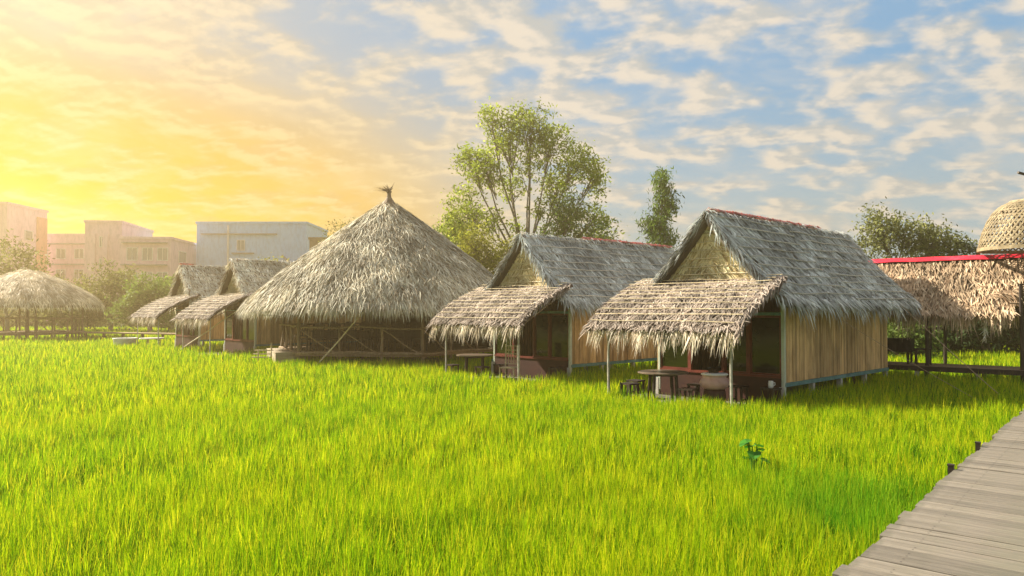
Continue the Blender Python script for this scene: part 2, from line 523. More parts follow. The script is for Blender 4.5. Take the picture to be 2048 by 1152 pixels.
def fringe(mb, P0, P1, out, n, Lr, Wr, seed=0, outw=.35, skew=.16, drop=1.0):
    rs = np.random.RandomState(seed + 1000)
    P0, P1, out = (np.asarray(x, float) for x in (P0, P1, out))
    tt = rs.rand(n)
    along = norm(P1 - P0)
    P = P0 + tt[:, None] * (P1 - P0) + V3(0, 0, 1) * rs.uniform(-.03, .05, n)[:, None] - out * rs.uniform(-.02, .10, n)[:, None]
    clump = np.sin(tt * n * .09 + seed) * .12 + np.sin(tt * n * .023 + 2 * seed) * .1
    Dv = norm(out * rs.uniform(.3, 1.0, n)[:, None] * outw * 2 + V3(0, 0, -1) * drop * .75 + along * (rs.normal(0, skew, n) + clump)[:, None])
    S = norm(along + rs.normal(0, .35, (n, 3)))
    bend = V3(0, 0, -1) * rs.uniform(.25, .65, n)[:, None] - out * rs.uniform(0, .25, n)[:, None] + along * rs.normal(0, .08, n)[:, None]
    L = rs.uniform(*Lr, n) * (1 + .25 * np.sin(tt * 37 + seed)); W = rs.uniform(*Wr, n)
    mb.blades(P, Dv, S, L, W, bend, 4, rnd=rs.beta(2, 1.6, n),
              prof=lambda t_: 1.0 if t_ < .3 else max(.05, 1.35 * (1 - t_)))
def slab(mb, O, A, B, la, lb, N, th, r=0.02, curve=None, nb=8):
    O, A, B, N = (np.asarray(x, float) for x in (O, A, B, N))
    for k in range(nb):
        t0, t1 = k / nb, (k + 1) / nb
        o0 = O + B * lb * t0 + (N * curve(t0) if curve else 0)
        o1 = O + B * lb * t1 + (N * curve(t1) if curve else 0)
        v = [o0, o0 + A * la, o1, o1 + A * la]
        v = v + [x - N * th for x in v]
        mb.add(v, [[0, 1, 3, 2], [4, 6, 7, 5], [0, 2, 6, 4], [1, 5, 7, 3]] + ([[0, 4, 5, 1]] if k == 0 else []) + ([[2, 3, 7, 6]] if k == nb - 1 else []), r)
def stick(mat, parent, p0, p1, rad, seed, name='batten', wob=.012, nseg=6):
    rs = np.random.RandomState(seed + 1000)
    p0, p1 = np.asarray(p0, float), np.asarray(p1, float)
    pts = [p0 + (p1 - p0) * k / nseg + rs.normal(0, wob, 3) for k in range(nseg + 1)]
    return MB().path(pts, rad, 5, rs.uniform(.5, 1)).build(name, mat, parent)

# ------------------------------------------------------------------ huts
HUT_RZ = R(43.8)
ua = V3(.722, .692, 0); va = V3(-.692, .722, 0)
W_ = 3.4
def make_hut(C, seed, label, roofmat='thatch_cool', red=(0.0, 8.3), detail=1.0, wall_len=6.3, name='thatched_hut'):
    root = empty(name, (C[0], C[1], 0), HUT_RZ)
    tag(root, label, 'hut', 'thatched huts in a row')
    rs = np.random.RandomState(seed + 1000)
    zr, ze, ov, xo, xe = 4.9, 2.70, .4, -.42, 7.85
    yc = W_ / 2
    hl = yc + ov
    sl = math.hypot(zr - ze, hl)
    rl = xe - xo
    main = None
    # two slopes: right one faces the camera, left one faces away
    rf = MB()
    for side in (-1, 1):
        B = norm(V3(0, side * hl, -(zr - ze)))
        N = norm(V3(0, side * (zr - ze), hl))
        A = V3(1, 0, 0)
        O = V3(xo, yc, zr)
        sag = lambda t_: -.10 * np.sin(np.asarray(t_) * math.pi) * 1.0
        slab(rf, O - N * .02, A, B, rl, sl, N, .13, curve=sag)
        d = 430 * detail if side == -1 else 150 * detail
        thatch_plane(rf, O, A, B, rl, sl - .02, N, d, (.20, .38), (.026, .048), course=.155, skew=.33, lift=.10, seed=seed * 7 + side, curve=sag, bias=.22 * 1)
        # eave fringe, rake edges
        E0 = O + B * sl; E1 = E0 + A * rl
        out = V3(0, side, 0)
        fringe(rf, E0 - B * .06, E1 - B * .06, out, int(620 * detail), (.24, .44), (.03, .06), seed=seed + 3 * side, outw=.5)
        # rakes
        n = int(260 * detail)
        tt = rs.rand(n)
        for xx, ox in ((xo, -1), (xe, 1)):
            P = O + B * (tt * sl)[:, None] + V3(1, 0, 0) * (xx - xo) + N * rs.uniform(-.09, .05, n)[:, None] + N * sag(tt)[:, None]
            Dv = norm(V3(ox, 0, 0) * rs.uniform(.05, .8, n)[:, None] + B * rs.uniform(.4, 1.2, n)[:, None] + N * rs.normal(0, .2, n)[:, None])
            S = norm(np.cross(Dv, N + rs.normal(0, .3, (n, 3))))
            rf.blades(P, Dv, S, rs.uniform(.16, .42, n), rs.uniform(.02, .045, n), V3(0, 0, -.3) + np.zeros((n, 3)), 3, rnd=rs.rand(n) * .8)
    # ridge tufts
    n = int(380 * detail)
    x = rs.uniform(xo - .08, xe + .05, n); sgn = rs.choice([-1, 1], n)
    P = np.stack([x, np.full(n, yc) + rs.normal(0, .03, n), np.full(n, zr + .02) + rs.uniform(0, .05, n)], 1)
    Dv = norm(np.stack([rs.normal(0.15, .5, n), sgn * rs.uniform(.5, 1, n), rs.uniform(-.6, .25, n)], 1))
    rf.blades(P, Dv, norm(np.cross(Dv, V3(0, 0, 1) + rs.normal(0, .3, (n, 3)))), rs.uniform(.18, .36, n), rs.uniform(.02, .04, n), V3(0, 0, -.45) + np.zeros((n, 3)), 3)
    roof = rf.build('roof', roofmat, root)
    # battens on the right slope in two overlapping runs
    B = norm(V3(0, -hl, -(zr - ze))); N = norm(V3(0, -(zr - ze), hl))
    for side in (-1, 1):
        B = norm(V3(0, side * hl, -(zr - ze))); N = norm(V3(0, side * (zr - ze), hl))
        for k in range(9):
            f = .07 + k * .105
            for (a0, a1, dz_) in ((.12, 4.0, 0), (3.75, rl - .1, .045)):
                ff = f + dz_
                if ff > .97: continue
                base = V3(xo, yc, zr) + B * sl * ff + N * (.085 - .10 * math.sin(ff * math.pi) + .0)
                o = stick('bamboo_grey', roof, base + V3(a0 + rs.uniform(-.1, .25), 0, 0), base + V3(a1 - rs.uniform(0, .3), 0, 0), .014, rs.randint(1e6), wob=.014)
    # red ridge cap
    if red:
        rc = MB()
        xs = np.arange(xo + red[0], xo + red[1], .14)
        for i, x0 in enumerate(xs):
            h = rs.uniform(.015, .045)
            for sg in (-1, 1):
                B = V3(0, sg * .72, -.69)
                top = V3(x0, yc, zr + .085 + h)
                v = [top, top + V3(.15, 0, -h * .6), top + B * rs.uniform(.06, .13), top + V3(.15, 0, -h * .5) + B * rs.uniform(.05, .11)]
                v += [p - V3(0, 0, .012) for p in v]
                rc.add(v, [[0, 1, 3, 2], [4, 6, 7, 5], [0, 2, 6, 4], [1, 5, 7, 3], [2, 3, 7, 6]], rs.rand())
        rc.build('ridge_cap', 'red_faded', root)
    # gable of woven leaves + its battens
    gz0 = 3.16
    k_ = (zr - ze) / hl
    for xg, nm in ((-.16, 'front'), (wall_len, 'back')):
        gm = MB()
        hw = (zr - .10 - gz0) / k_
        sgn = -1 if nm == 'front' else 1
        for dx in (0, -.03 * sgn):
            pass
        tri = [(xg, yc - hw, gz0), (xg, yc + hw, gz0), (xg, yc, zr - .10)]
        gm.poly(tri, .3)
        gm.poly([(a - .04 * sgn, b_, c_2) for a, b_, c_2 in tri][::-1], .1)
        if nm == 'front':
            n = int(1500 * detail)
            zz = gz0 + (zr - .15 - gz0) * (1 - np.sqrt(rs.rand(n)))
            half = np.maximum((zr - .14 - zz) / k_, .03)
            yy = yc + rs.uniform(-1, 1, n) * half
            fan = (yy - yc) / 1.6
            P = np.stack([np.full(n, xg - .01) - rs.uniform(0, .03, n), yy, zz], 1)
            tilt = np.sign(yy - yc) * (.55 + .3 * rs.rand(n)) + rs.normal(0, .25, n)
            Dv = norm(np.stack([rs.uniform(-.08, .01, n), np.sin(tilt) * -1, np.cos(tilt)], 1))
            L = np.minimum(rs.uniform(.14, .30, n), np.maximum(half * .8, .06))
            S = norm(np.cross(Dv, V3(-1, 0, 0) + rs.normal(0, .2, (n, 3))))
            gm.blades(P, Dv, S, L, rs.uniform(.024, .045, n), np.zeros((n, 3)), 2, rnd=rs.rand(n))
            gab = gm.build('gable_panel', 'gable_leaf', root)
            for q_ in range(8):
                zz_ = gz0 + .05 + q_ * .195
                hh = (zr - .13 - zz_) / k_
                if hh < .12: break
                stick('bamboo', gab, (xg - .05, yc - hh, zz_), (xg - .05, yc + hh, zz_ + rs.uniform(-.015, .015)), .014, rs.randint(1e6), wob=.008)
        else:
            gm.build('gable_panel', 'gable_leaf', root)
    # porch roof
    pl, pt0, pt1 = 2.22, -.12, 3.86
    zt, zb = 3.30, 2.16
    Bp = norm(V3(-pl, 0, zb - zt)); Np = norm(V3(zb - zt, 0, pl)) ; Np = norm(V3(-(zt - zb), 0, pl))
    lb = math.hypot(pl, zt - zb)
    bulge = lambda t_: .13 * np.sin(np.asarray(t_) * math.pi * .9) - .10 * np.asarray(t_) ** 4
    Op = V3(-.02, pt1, zt); Ap = V3(0, -1, 0)
    la = pt1 - pt0
    pm = MB()
    slab(pm, Op, Ap, Bp, la, lb, Np, .09, curve=bulge)
    thatch_plane(pm, Op, Ap, Bp, la, lb - .02, Np, 480 * detail, (.16, .30), (.022, .040), course=.14, skew=.6, lift=.07, seed=seed * 5 + 2, curve=bulge, bias=.25)
    E0 = Op + Bp * lb + Np * float(bulge(1.0)); E1 = E0 + Ap * la
    pf = MB()
    fringe(pf, E0 - Bp * .08, E1 - Bp * .08, V3(-1, 0, 0), int(620 * detail), (.16, .43), (.026, .052), seed=seed + 11, outw=.40, skew=.20)
    # ragged side edges
    for yy_, oy in ((pt0, -1), (pt1, 1)):
        n = int(230 * detail)
        tt = rs.rand(n)
        P = V3(-.02, yy_, zt) + Bp * (tt * lb)[:, None] + Np * (bulge(tt) + rs.uniform(-.07, .03, n))[:, None]
        Dv = norm(V3(0, oy, 0) * rs.uniform(.0, .35, n)[:, None] + Bp * rs.uniform(.5, 1.2, n)[:, None] + Np * rs.normal(0, .12, n)[:, None])
        S = norm(np.cross(Dv, Np + rs.normal(0, .4, (n, 3))))
        pm.blades(P, Dv, S, rs.uniform(.15, .38, n), rs.uniform(.02, .04, n), V3(0, 0, -.25) + np.zeros((n, 3)), 3, rnd=rs.rand(n) * .9)
    porch = pm.build('porch_roof', 'thatch_porch', root)
    pf.build('fringe', 'fringe', porch)
    for k in range(11):
        f = .04 + k * .089
        base = Op + Bp * lb * f + Np * (float(bulge(f)) + .085)
        stick('bamboo', porch, base + Ap * (.02 + rs.uniform(0, .12)), base + Ap * (la - .02 - rs.uniform(0, .1)), .009, rs.randint(1e6), wob=.010)
    for k in range(7):      # rafters under the porch
        y = pt0 + .15 + k * (la - .3) / 6
        MB().tube((-.05, y, zt - .16), (-pl + .1, y, zb - .13), .022, n=6).build('rafter', 'branch_wood', porch)
    # walls of upright boards (right, back, left)
    def boards(name, axis, fixed, a0, a1, z0, z1, outd):
        b = MB()
        p = a0
        while p < a1 - .02:
            wd = min(rs.uniform(.07, .15), a1 - p)
            d_ = rs.uniform(.0, .012)
            r_ = rs.beta(2, 2)
            if rs.rand() < .12: r_ *= .3
            if axis == 'x':
                b.box(p + .005, p + wd - .005, fixed - .02 - d_ * (outd < 0), fixed + .02 + d_ * (outd > 0), z0 - rs.uniform(0, .01), z1, r_)
            else:
                b.box(fixed - .02 - d_, fixed + .02, p + .003, p + wd - .003, z0, z1, r_)
            p += wd
        return b.build(name, 'plank', root)
    boards('side_wall', 'x', 0.0, .06, wall_len, FZ, 2.98, -1)
    boards('side_wall', 'x', W_, .06, wall_len, FZ, 2.98, 1)
    boards('back_wall', 'y', wall_len, 0.02, W_ - .02, FZ, 3.14, 1)
    # floor, steel sill beam, stilts
    MB().box(.03, wall_len - .02, .03, W_ - .03, FZ - .07, FZ - .005).build('floor', 'dark_wood', root)
    MB().box(-.02, wall_len + .02, -.05, .02, FZ - .10, FZ - .012).build('sill_beam', 'teal_steel', root)
    MB().box(-.02, wall_len + .02, W_ - .02, W_ + .05, FZ - .10, FZ - .012).build('sill_beam', 'teal_steel', root)
    for xx in (.0, 1.5, 3.1, 4.7, 6.2):
        for yy in (.02, W_ - .02):
            MB().box(xx - .055, xx + .055, yy - .055, yy + .055, GZ - .1, FZ - .102).build('stilt', 'concrete', root)
    # front
    MB().box(-.045, .04, -.05, .02, FZ - .4, 2.95).build('corner_post', 'pale_paint', root)
    MB().box(-.045, .04, W_ - .12, W_ - .06, FZ - .4, 2.95).build('corner_post', 'pale_paint', root)
    MB().box(-.04, .05, .035, W_ - .135, GZ - .05, 1.0).build('base_wall', 'red_base', root)
    MB().box(-.075, .06, .035, W_ - .135, 1.002, 1.06).build('sill', 'red_wood', root)
    MB().box(-.05, .05, .035, W_ - .135, 2.42, 2.49).build('lintel', 'teal_steel', root)
    for yy in (.82, 1.48, 2.40):
        MB().box(-.05, .05, yy - .04, yy + .04, 1.062, 2.418).build('door_post', 'red_wood', root)
    MB().box(-.012, .012, 1.1, 1.13, 2.492, 3.1).build('hanger', 'pale_paint', root)
    for y0, y1 in ((.04, .778), (.862, 1.438), (2.442, W_ - .14)):
        fr = MB()
        for a, b_, c_1, d_1 in ((y0, y1, 1.062, 1.10), (y0, y1, 2.37, 2.416), (y0, y0 + .03, 1.10, 2.37), (y1 - .03, y1, 1.10, 2.37)):
            fr.box(-.02, .03, a, b_, c_1, d_1)
        wf_ = fr.build('window', 'red_wood', root)
        MB().box(.0, .01, y0 + .032, y1 - .032, 1.103, 2.367).build('pane', 'glass_dark', wf_)
    # porch posts and beam, concrete pad
    for yy in (.14, 3.38):
        MB().path([(-2.0, yy, GZ - .1), (-2.01, yy + .01, 1.3), (-2.0, yy, 2.12)], [.032, .028, .026], 8).build('porch_post', 'bamboo_grey', root)
    MB().tube((-2.0, .0, 2.115), (-2.0, 3.75, 2.14), .03).build('porch_beam', 'branch_wood', root)
    MB().box(-2.15, -.06, -.1, 3.75, GZ - .05, .38).build('porch_pad', 'pad', root)
    return root

C1, C2, C4, C5 = (6.1, 16.6), (1.73, 22.0), (-11.83, 33.95), (-16.5, 38.9)
make_hut(C1, 1, 'nearest thatched hut, tan plank side wall on short stilts, clay jar on its porch', red=(.15, 6.2))
make_hut(C2, 2, 'thatched hut with a bamboo chair on its porch, right beside the round pavilion', red=(3.0, 8.2))
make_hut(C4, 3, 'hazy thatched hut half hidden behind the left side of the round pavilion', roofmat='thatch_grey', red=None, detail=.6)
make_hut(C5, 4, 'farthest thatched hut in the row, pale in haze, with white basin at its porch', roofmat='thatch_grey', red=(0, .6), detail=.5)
def hl_(C, x, y, z):
    return (C[0] + ua[0] * x + va[0] * y, C[1] + ua[1] * x + va[1] * y, z)

# ------------------------------------------------------------------ round pavilion
def make_pavilion(c, Rr, zap, zeave, Rp, rot, label, dens, seed, mat='thatch_round', tuft=True, power=.88, fl=FZ):
    root = empty('thatched_pavilion', (c[0], c[1], 0))
    tag(root, label, 'pavilion')
    rs = np.random.RandomState(seed + 1000)
    zf = lambda r: zeave + (zap - zeave) * np.clip(1 - (r - .15) / (Rr - .15), 0, 1) ** power
    # shell
    nb, nt = 12, 48
    rf = MB()
    rr = np.linspace(.1, Rr - .05, nb + 1)
    th = np.arange(nt) * 2 * math.pi / nt
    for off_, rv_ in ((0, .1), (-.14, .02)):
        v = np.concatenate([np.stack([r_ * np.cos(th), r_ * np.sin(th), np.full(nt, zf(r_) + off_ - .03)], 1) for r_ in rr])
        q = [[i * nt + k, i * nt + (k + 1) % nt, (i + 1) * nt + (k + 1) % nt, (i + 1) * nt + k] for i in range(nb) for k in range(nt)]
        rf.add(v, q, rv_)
    area = math.pi * Rr * math.hypot(Rr, zap - zeave)
    n = int(area * dens)
    r_ = np.sqrt(rs.rand(n)) * (Rr - .1) + .08
    a = rs.rand(n) * 2 * math.pi
    rad = np.stack([np.cos(a), np.sin(a), np.zeros(n)], 1)
    tan = np.stack([-np.sin(a), np.cos(a), np.zeros(n)], 1)
    dzdr = (zf(r_ + .05) - zf(r_ - .05)) / .1
    Bv = norm(rad + V3(0, 0, 1) * dzdr[:, None])
    Nv = norm(np.cross(tan, Bv)); Nv = Nv * np.sign(Nv[:, 2:3])
    lump = .035 * np.sin(a * 7 + r_ * 2.1) * np.sin(r_ * 2.3 + a * 5) + .02 * np.sin(a * 17 - r_ * 5)
    P = rad * r_[:, None] + V3(0, 0, 1) * zf(r_)[:, None] + Nv * (rs.uniform(0, .08, n) + lump)[:, None]
    ang = rs.normal(.12, .33, n)
    Dv = norm(Bv * np.cos(ang)[:, None] + tan * np.sin(ang)[:, None] + Nv * rs.uniform(-.02, .17, n)[:, None])
    S = norm(np.cross(Dv, Nv + rs.normal(0, .45, (n, 3))))
    rf.blades(P, Dv, S, rs.uniform(.26, .55, n), rs.uniform(.02, .042, n), -Nv * .06 + V3(0, 0, -1) * rs.uniform(.0, .22, n)[:, None], 3, rnd=rs.beta(1.8, 1.8, n))
    # eave fringe
    n = int(2 * math.pi * Rr * dens * .75)
    a = rs.rand(n) * 2 * math.pi
    rad = np.stack([np.cos(a), np.sin(a), np.zeros(n)], 1); tan = np.stack([-np.sin(a), np.cos(a), np.zeros(n)], 1)
    P = rad * (Rr - rs.uniform(.0, .4, n))[:, None]; P[:, 2] = zf(np.linalg.norm(P[:, :2], axis=1)) + .02
    Dv = norm(rad * rs.uniform(.1, .7, n)[:, None] + V3(0, 0, -1) * .8 + tan * rs.normal(0, .16, n)[:, None])
    S = norm(tan + rs.normal(0, .4, (n, 3)))
    rf.blades(P, Dv, S, rs.uniform(.22, .52, n), rs.uniform(.02, .042, n), V3(0, 0, -1) * rs.uniform(.1, .5, n)[:, None], 4, rnd=rs.beta(2, 1.5, n))
    rf.build('roof', mat, root)
    if tuft:
        f = MB()
        f.lathe((0, 0, 0), [(.62, zap - .38), (.5, zap - .25), (.3, zap - .03), (.16, zap + .16), (.10, zap + .26), (.085, zap + .42), (.12, zap + .50), (.07, zap + .56)], 14, .35)
        n = 60
        a = rs.rand(n) * 2 * math.pi
        P = np.zeros((n, 3)) + V3(0, 0, zap + .48)
        Dv = norm(np.stack([np.cos(a) * .7 - .35, np.sin(a) * .7, rs.uniform(.2, 1, n)], 1))
        f.blades(P, Dv, norm(np.cross(Dv, V3(.2, 1, 0))), rs.uniform(.25, .55, n), rs.uniform(.015, .03, n), np.stack([rs.uniform(-.5, .1, n), rs.normal(0, .1, n), rs.uniform(-.3, 0, n)], 1), 3, rnd=rs.rand(n) * .5)
        f.build('finial', 'branch_wood', root)
    # hexagon platform
    vs = [V3(Rp * math.cos(rot + k * math.pi / 3), Rp * math.sin(rot + k * math.pi / 3), 0) for k in range(6)]
    pm = MB()
    pm.poly([v + V3(0, 0, fl) for v in vs], .5)
    pm.poly([v + V3(0, 0, fl - .1) for v in vs][::-1], .1)
    for k in range(6):
        a_, b_ = vs[k], vs[(k + 1) % 6]
        pm.add([a_ + V3(0, 0, fl - .1), b_ + V3(0, 0, fl - .1), b_ + V3(0, 0, fl), a_ + V3(0, 0, fl)], [[0, 1, 2, 3]], .3)
    pm.build('platform', 'plank_edge', root)
    for k in range(6):
        a_, b_ = vs[k], vs[(k + 1) % 6]
        d = norm(b_ - a_)
        stick('branch_wood', root, a_ * 1.005 + V3(0, 0, fl + .02), b_ * 1.005 + V3(0, 0, fl + .02), .05, seed + k, 'edge_log', wob=.02)
        L = np.linalg.norm(b_ - a_)
        zt_ = fl + .96
        for j in range(3):
            p = a_ + (b_ - a_) * (j / 3 + .02)
            p = p * .985
            corner = j == 0
            top = float(zf(np.linalg.norm(p))) - .1 if corner else zt_
            q0 = V3(p[0], p[1], GZ - .1)
            pts = [q0, V3(p[0], p[1], fl), V3(p[0] + rs.normal(0, .03), p[1] + rs.normal(0, .03), fl + .6), V3(p[0] + rs.normal(0, .02), p[1], top)]
            MB().path(pts, [.075, .07, .062, .055] if corner else [.06, .055, .05, .045], 8, rs.uniform(.3, .9)).build('post' if corner else 'rail_post', 'branch_wood', root)
            p2 = (a_ + (b_ - a_) * ((j + 1) / 3 - .02)) * .985
            pm_ = (p + p2) / 2 + V3(0, 0, rs.uniform(-.05, .05))
            MB().path([p + V3(0, 0, fl + .9), (p * .75 + p2 * .25) + V3(0, 0, fl + .68 + rs.uniform(-.03, .03)), pm_ + V3(0, 0, fl + .47), (p * .25 + p2 * .75) + V3(0, 0, fl + .22), p2 + V3(0, 0, fl + .05)], [.03, .027, .026, .024, .022], 6, .7).build('brace', 'branch_wood', root)
        stick('branch_wood', root, a_ * .985 + V3(0, 0, zt_), b_ * .985 + V3(0, 0, zt_ + rs.uniform(-.03, .03)), .036, seed + 30 + k, 'rail', wob=.022)
    MB().tube((0, 0, GZ - .1), (0, 0, zap - .5), .12, .09).build('centre_pole', 'branch_wood', root)
    return root, vs
PC = (-5.2, 31.0)
pav, pvs = make_pavilion(PC, 5.75, 7.0, 2.60, 4.75, R(-126), 'big round pavilion with conical grey thatch, tufted tip and branch railing', 400, 21)
for k in (2, 3):
    a_, b_ = pvs[k] * .94, pvs[(k + 1) % 6] * .94
    MB().bar(a_ + V3(0, 0, FZ + .78), b_ + V3(0, 0, FZ + .78), .04, 1.5).build('back_wall', 'brown_roof', pav)
FP = (-32.9, 50.0)
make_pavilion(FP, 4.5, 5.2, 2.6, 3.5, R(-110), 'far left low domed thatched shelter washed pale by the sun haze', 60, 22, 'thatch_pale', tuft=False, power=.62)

# entrance landing and step beside the pavilion
pa = pvs[0] + V3(PC[0], PC[1], 0); pb = pvs[5] + V3(PC[0], PC[1], 0)
dd = norm(pb - pa); oo = norm(V3(-1, -1.1, 0) * .5); oo = norm(V3(dd[1], -dd[0], 0)); oo = oo if oo[0] < 0 else -oo
b = MB()
ctr = pa * .45 + pb * .55 + oo * .62 + V3(.8, -.55, 0)
b.obox(ctr + V3(0, 0, (GZ + .92) / 2), dd * 1.55, oo * .55, V3(0, 0, (.92 - GZ) / 2), .7)
b.obox(ctr + V3(0, 0, .935), dd * 1.55, oo * .56, V3(0, 0, .012), .9)
tag(b.build('landing', 'landing_clay'), 'pale solid landing block at the left entrance of the round pavilion', 'landing')
b = empty('bamboo_steps', at(524, 28.2))
tag(b, 'small pale bamboo step frame standing in the rice left of the pavilion landing', 'steps')
for sx in (-.25, .25):
    MB().tube((sx + .1, 0, GZ - .1), (sx + .1, .1, 1.25 if sx > 0 else .95), .03).build('upright', 'bamboo', b)
for k, z in enumerate((.7, .82, .95)):
    MB().box(-.35, .35, -.1 + .14 * k, .04 + .14 * k, z - .02, z + .02).build('tread', 'bamboo', b)

# leaning poles
def pole(p0, p1, r0, r1, label, cat='pole', name='bamboo_pole', mat='bamboo', wob=.01, seed=1, group=None):
    rs = np.random.RandomState(seed + 1000)
    p0, p1 = np.asarray(p0, float), np.asarray(p1, float)
    pts = [p0 + (p1 - p0) * k / 7 + (rs.normal(0, wob, 3) if 0 < k < 7 else 0) for k in range(8)]
    return tag(MB().path(pts, list(np.linspace(r0, r1, 8)), 7, .9).build(name, mat), label, cat, group)
pole(at(612, 26.1, GZ - .1), at(737, 26.3, 2.62), .03, .022, 'long thin bamboo pole leaning from the rice up to the round pavilion eave')
pole(at(352, 35.5, .4), at(478, 33.6, 2.5), .03, .022, 'bamboo pole slanting across the porch of the hut behind the pavilion')
def rope(p0, p1, sag, rad, label, n=14, mat='branch_wood'):
    p0, p1 = np.asarray(p0, float), np.asarray(p1, float)
    pts = [p0 + (p1 - p0) * k / n - V3(0, 0, sag * 4 * (k / n) * (1 - k / n)) for k in range(n + 1)]
    return tag(MB().path(pts, rad, 5, .8).build('guy_rope', mat), label, 'rope', 'guy ropes staked out beside the nearest hut')
rope(at(1655, 17.6, 2.52), at(1968, 16.4, .45), .05, .006, 'thin guy rope crossing the plank wall of the nearest hut')
rope(at(1796, 20.6, 2.75), at(2015, 16.6, .45), .04, .009, 'thicker guy rope running from the back eave of the nearest hut over the grass')

# ------------------------------------------------------------------ furniture
def leg_box(b, x, y, z0, z1, s=.045):
    b.box(x - s / 2, x + s / 2, y - s / 2, y + s / 2, z0, z1)
def make_stool(loc, rz, label, h=.43, group='low wooden stools on the hut porches'):
    r = empty('stool', loc, rz); tag(r, label, 'stool', group)
    MB().box(-.17, .17, -.17, .17, h - .035, h).build('seat', 'dark_wood', r)
    for sx in (-1, 1):
        for sy in (-1, 1):
            b = MB(); leg_box(b, sx * .135, sy * .135, 0, h - .036); b.build('leg', 'dark_wood', r)
    b = MB()
    b.box(-.11, .11, -.145, -.125, .10, .14); b.box(-.11, .11, .125, .145, .10, .14)
    b.build('stretcher', 'dark_wood', r)
    return r
def make_table(loc, label, rad=.58, h=.74, cloth=False):
    r = empty('round_table', loc); tag(r, label, 'table', 'round tables on the hut porches')
    MB().lathe((0, 0, 0), [(rad - .02, h - .04), (rad, h - .03), (rad, h - .008), (rad - .015, h)], 32).build('table_top', 'table_wood', r)
    for k in range(4):
        a = R(45 + 90 * k)
        MB().tube((math.cos(a) * rad * .68, math.sin(a) * rad * .68, 0), (math.cos(a) * rad * .6, math.sin(a) * rad * .6, h - .041), .04).build('leg', 'dark_wood', r)
    a = MB()
    a.bar((-rad * .55, 0, h - .08), (rad * .55, 0, h - .08), .04, .07); a.build('apron', 'dark_wood', r)
    return r
wood('table_wood', (.10, .07, .05), (.16, .12, .09), (.24, .19, .14), rough=.3, axis=(2, 12, 2))
PZ = .38
make_table(hl_(C1, -1.55, 2.15, PZ), 'round dark table on the porch of the nearest hut')
make_table(hl_(C2, -1.25, 2.9, PZ), 'round dark table on the porch of the hut with the bamboo chair')
make_stool(hl_(C1, -1.05, 3.3, PZ), .8, 'dark stool left of the table on the nearest hut porch')
make_stool(hl_(C1, -1.75, 2.95, PZ), .6, 'dark stool at the grass side, left front of the nearest hut table')
make_stool(hl_(C1, -1.75, 1.35, PZ), .9, 'dark stool between the nearest hut table and the clay jar')
make_stool(hl_(C1, -.75, 1.75, PZ), .7, 'dark stool behind the table in front of the nearest hut door')
make_stool(hl_(C1, -.45, .85, PZ), .8, 'dark stool right of the clay jar before the red base wall')
make_stool(hl_(C1, -.35, .12, PZ), .7, 'dark stool at the right corner post of the nearest hut')
make_stool(hl_(C2, -1.75, 3.4, PZ), .8, 'dark stool left of the second hut table')
make_stool(hl_(C2, -1.6, 2.15, PZ), .8, 'dark stool right of the second hut table, toward the rice')
make_stool(hl_(C2, -.6, 2.4, PZ), .8, 'dark stool behind the second hut table at its white post')
make_stool(hl_(C2, -.35, .25, PZ), .8, 'dark stool at the right corner of the second hut')
# clay jar
r = empty('clay_jar', hl_(C1, -1.2, 1.02, PZ)); tag(r, 'bulging pinkish clay jar with a flat white lid on the nearest hut porch', 'jar')
MB().lathe((0, 0, 0), [(.19, 0), (.23, .06), (.25, .2), (.24, .34), (.22, .40)], 28).build('foot', 'red_base', r, smooth=True)
MB().lathe((0, 0, 0), [(.21, .40), (.27, .43), (.325, .50), (.33, .56), (.29, .63), (.25, .67), (.27, .70), (.28, .72)], 28).build('body', 'clay', r, smooth=True)
MB().lathe((0, 0, 0), [(.295, .722), (.30, .735), (.27, .755), (.05, .765)], 28).build('lid', 'white_plastic', r, smooth=True)
b = MB(); b.lathe((-.02, 0, 0), [(.11, .767), (.12, .79), (.07, .83), (.02, .84)], 16); b.bar((-.05, 0, .80), (-.24, .12, .83), .025, .02)
tag(b.build('ladle', 'dark_wood', loc=hl_(C1, -1.2, 1.02, PZ)), 'small dark dipper resting on the white lid of the clay jar', 'ladle')
r = empty('jug', hl_(C1, -.35, .12, PZ + .43)); tag(r, 'small white jug on the stool by the right corner post of the nearest hut', 'jug')
MB().lathe((0, 0, 0), [(.045, 0), (.055, .02), (.06, .10), (.05, .14), (.055, .155)], 18).build('body', 'white_plastic', r, smooth=True)
MB().path([(.053, 0, .125), (.09, 0, .12), (.095, 0, .07), (.057, 0, .04)], .008, 6).build('handle', 'white_plastic', r)
# bamboo chair on the second hut's porch
r = empty('bamboo_chair', hl_(C2, -1.25, 1.3, PZ), HUT_RZ + R(205)); tag(r, 'tall pale bamboo armless chair with slatted back on the second hut porch', 'chair')
for sy in (-.22, .22):
    MB().tube((-.22, sy, 0), (-.26, sy, 1.1), .02).build('back_post', 'bamboo', r)
    MB().tube((.24, sy, 0), (.24, sy, .43), .022).build('front_leg', 'bamboo', r)
b = MB()
for k in range(7):
    b.tube((-.23 + k * .078, -.24, .43), (-.23 + k * .078, .24, .43), .016)
b.build('seat', 'bamboo', r)
b = MB()
for z in (.52, .82, .93, 1.06):
    b.tube((-.235 - (z - .4) * .04, -.22, z), (-.235 - (z - .4) * .04, .22, z), .016)
for k in range(4):
    b.tube((-.24, -.13 + k * .087, .52), (-.262, -.13 + k * .087, 1.06), .012)
b.build('backrest', 'bamboo', r)
b = MB()
for sy in (-.22, .22):
    b.tube((-.22, sy, .18), (.24, sy, .18), .013)
b.tube((.24, -.22, .22), (.24, .22, .22), .013)
b.build('stretcher', 'bamboo', r)
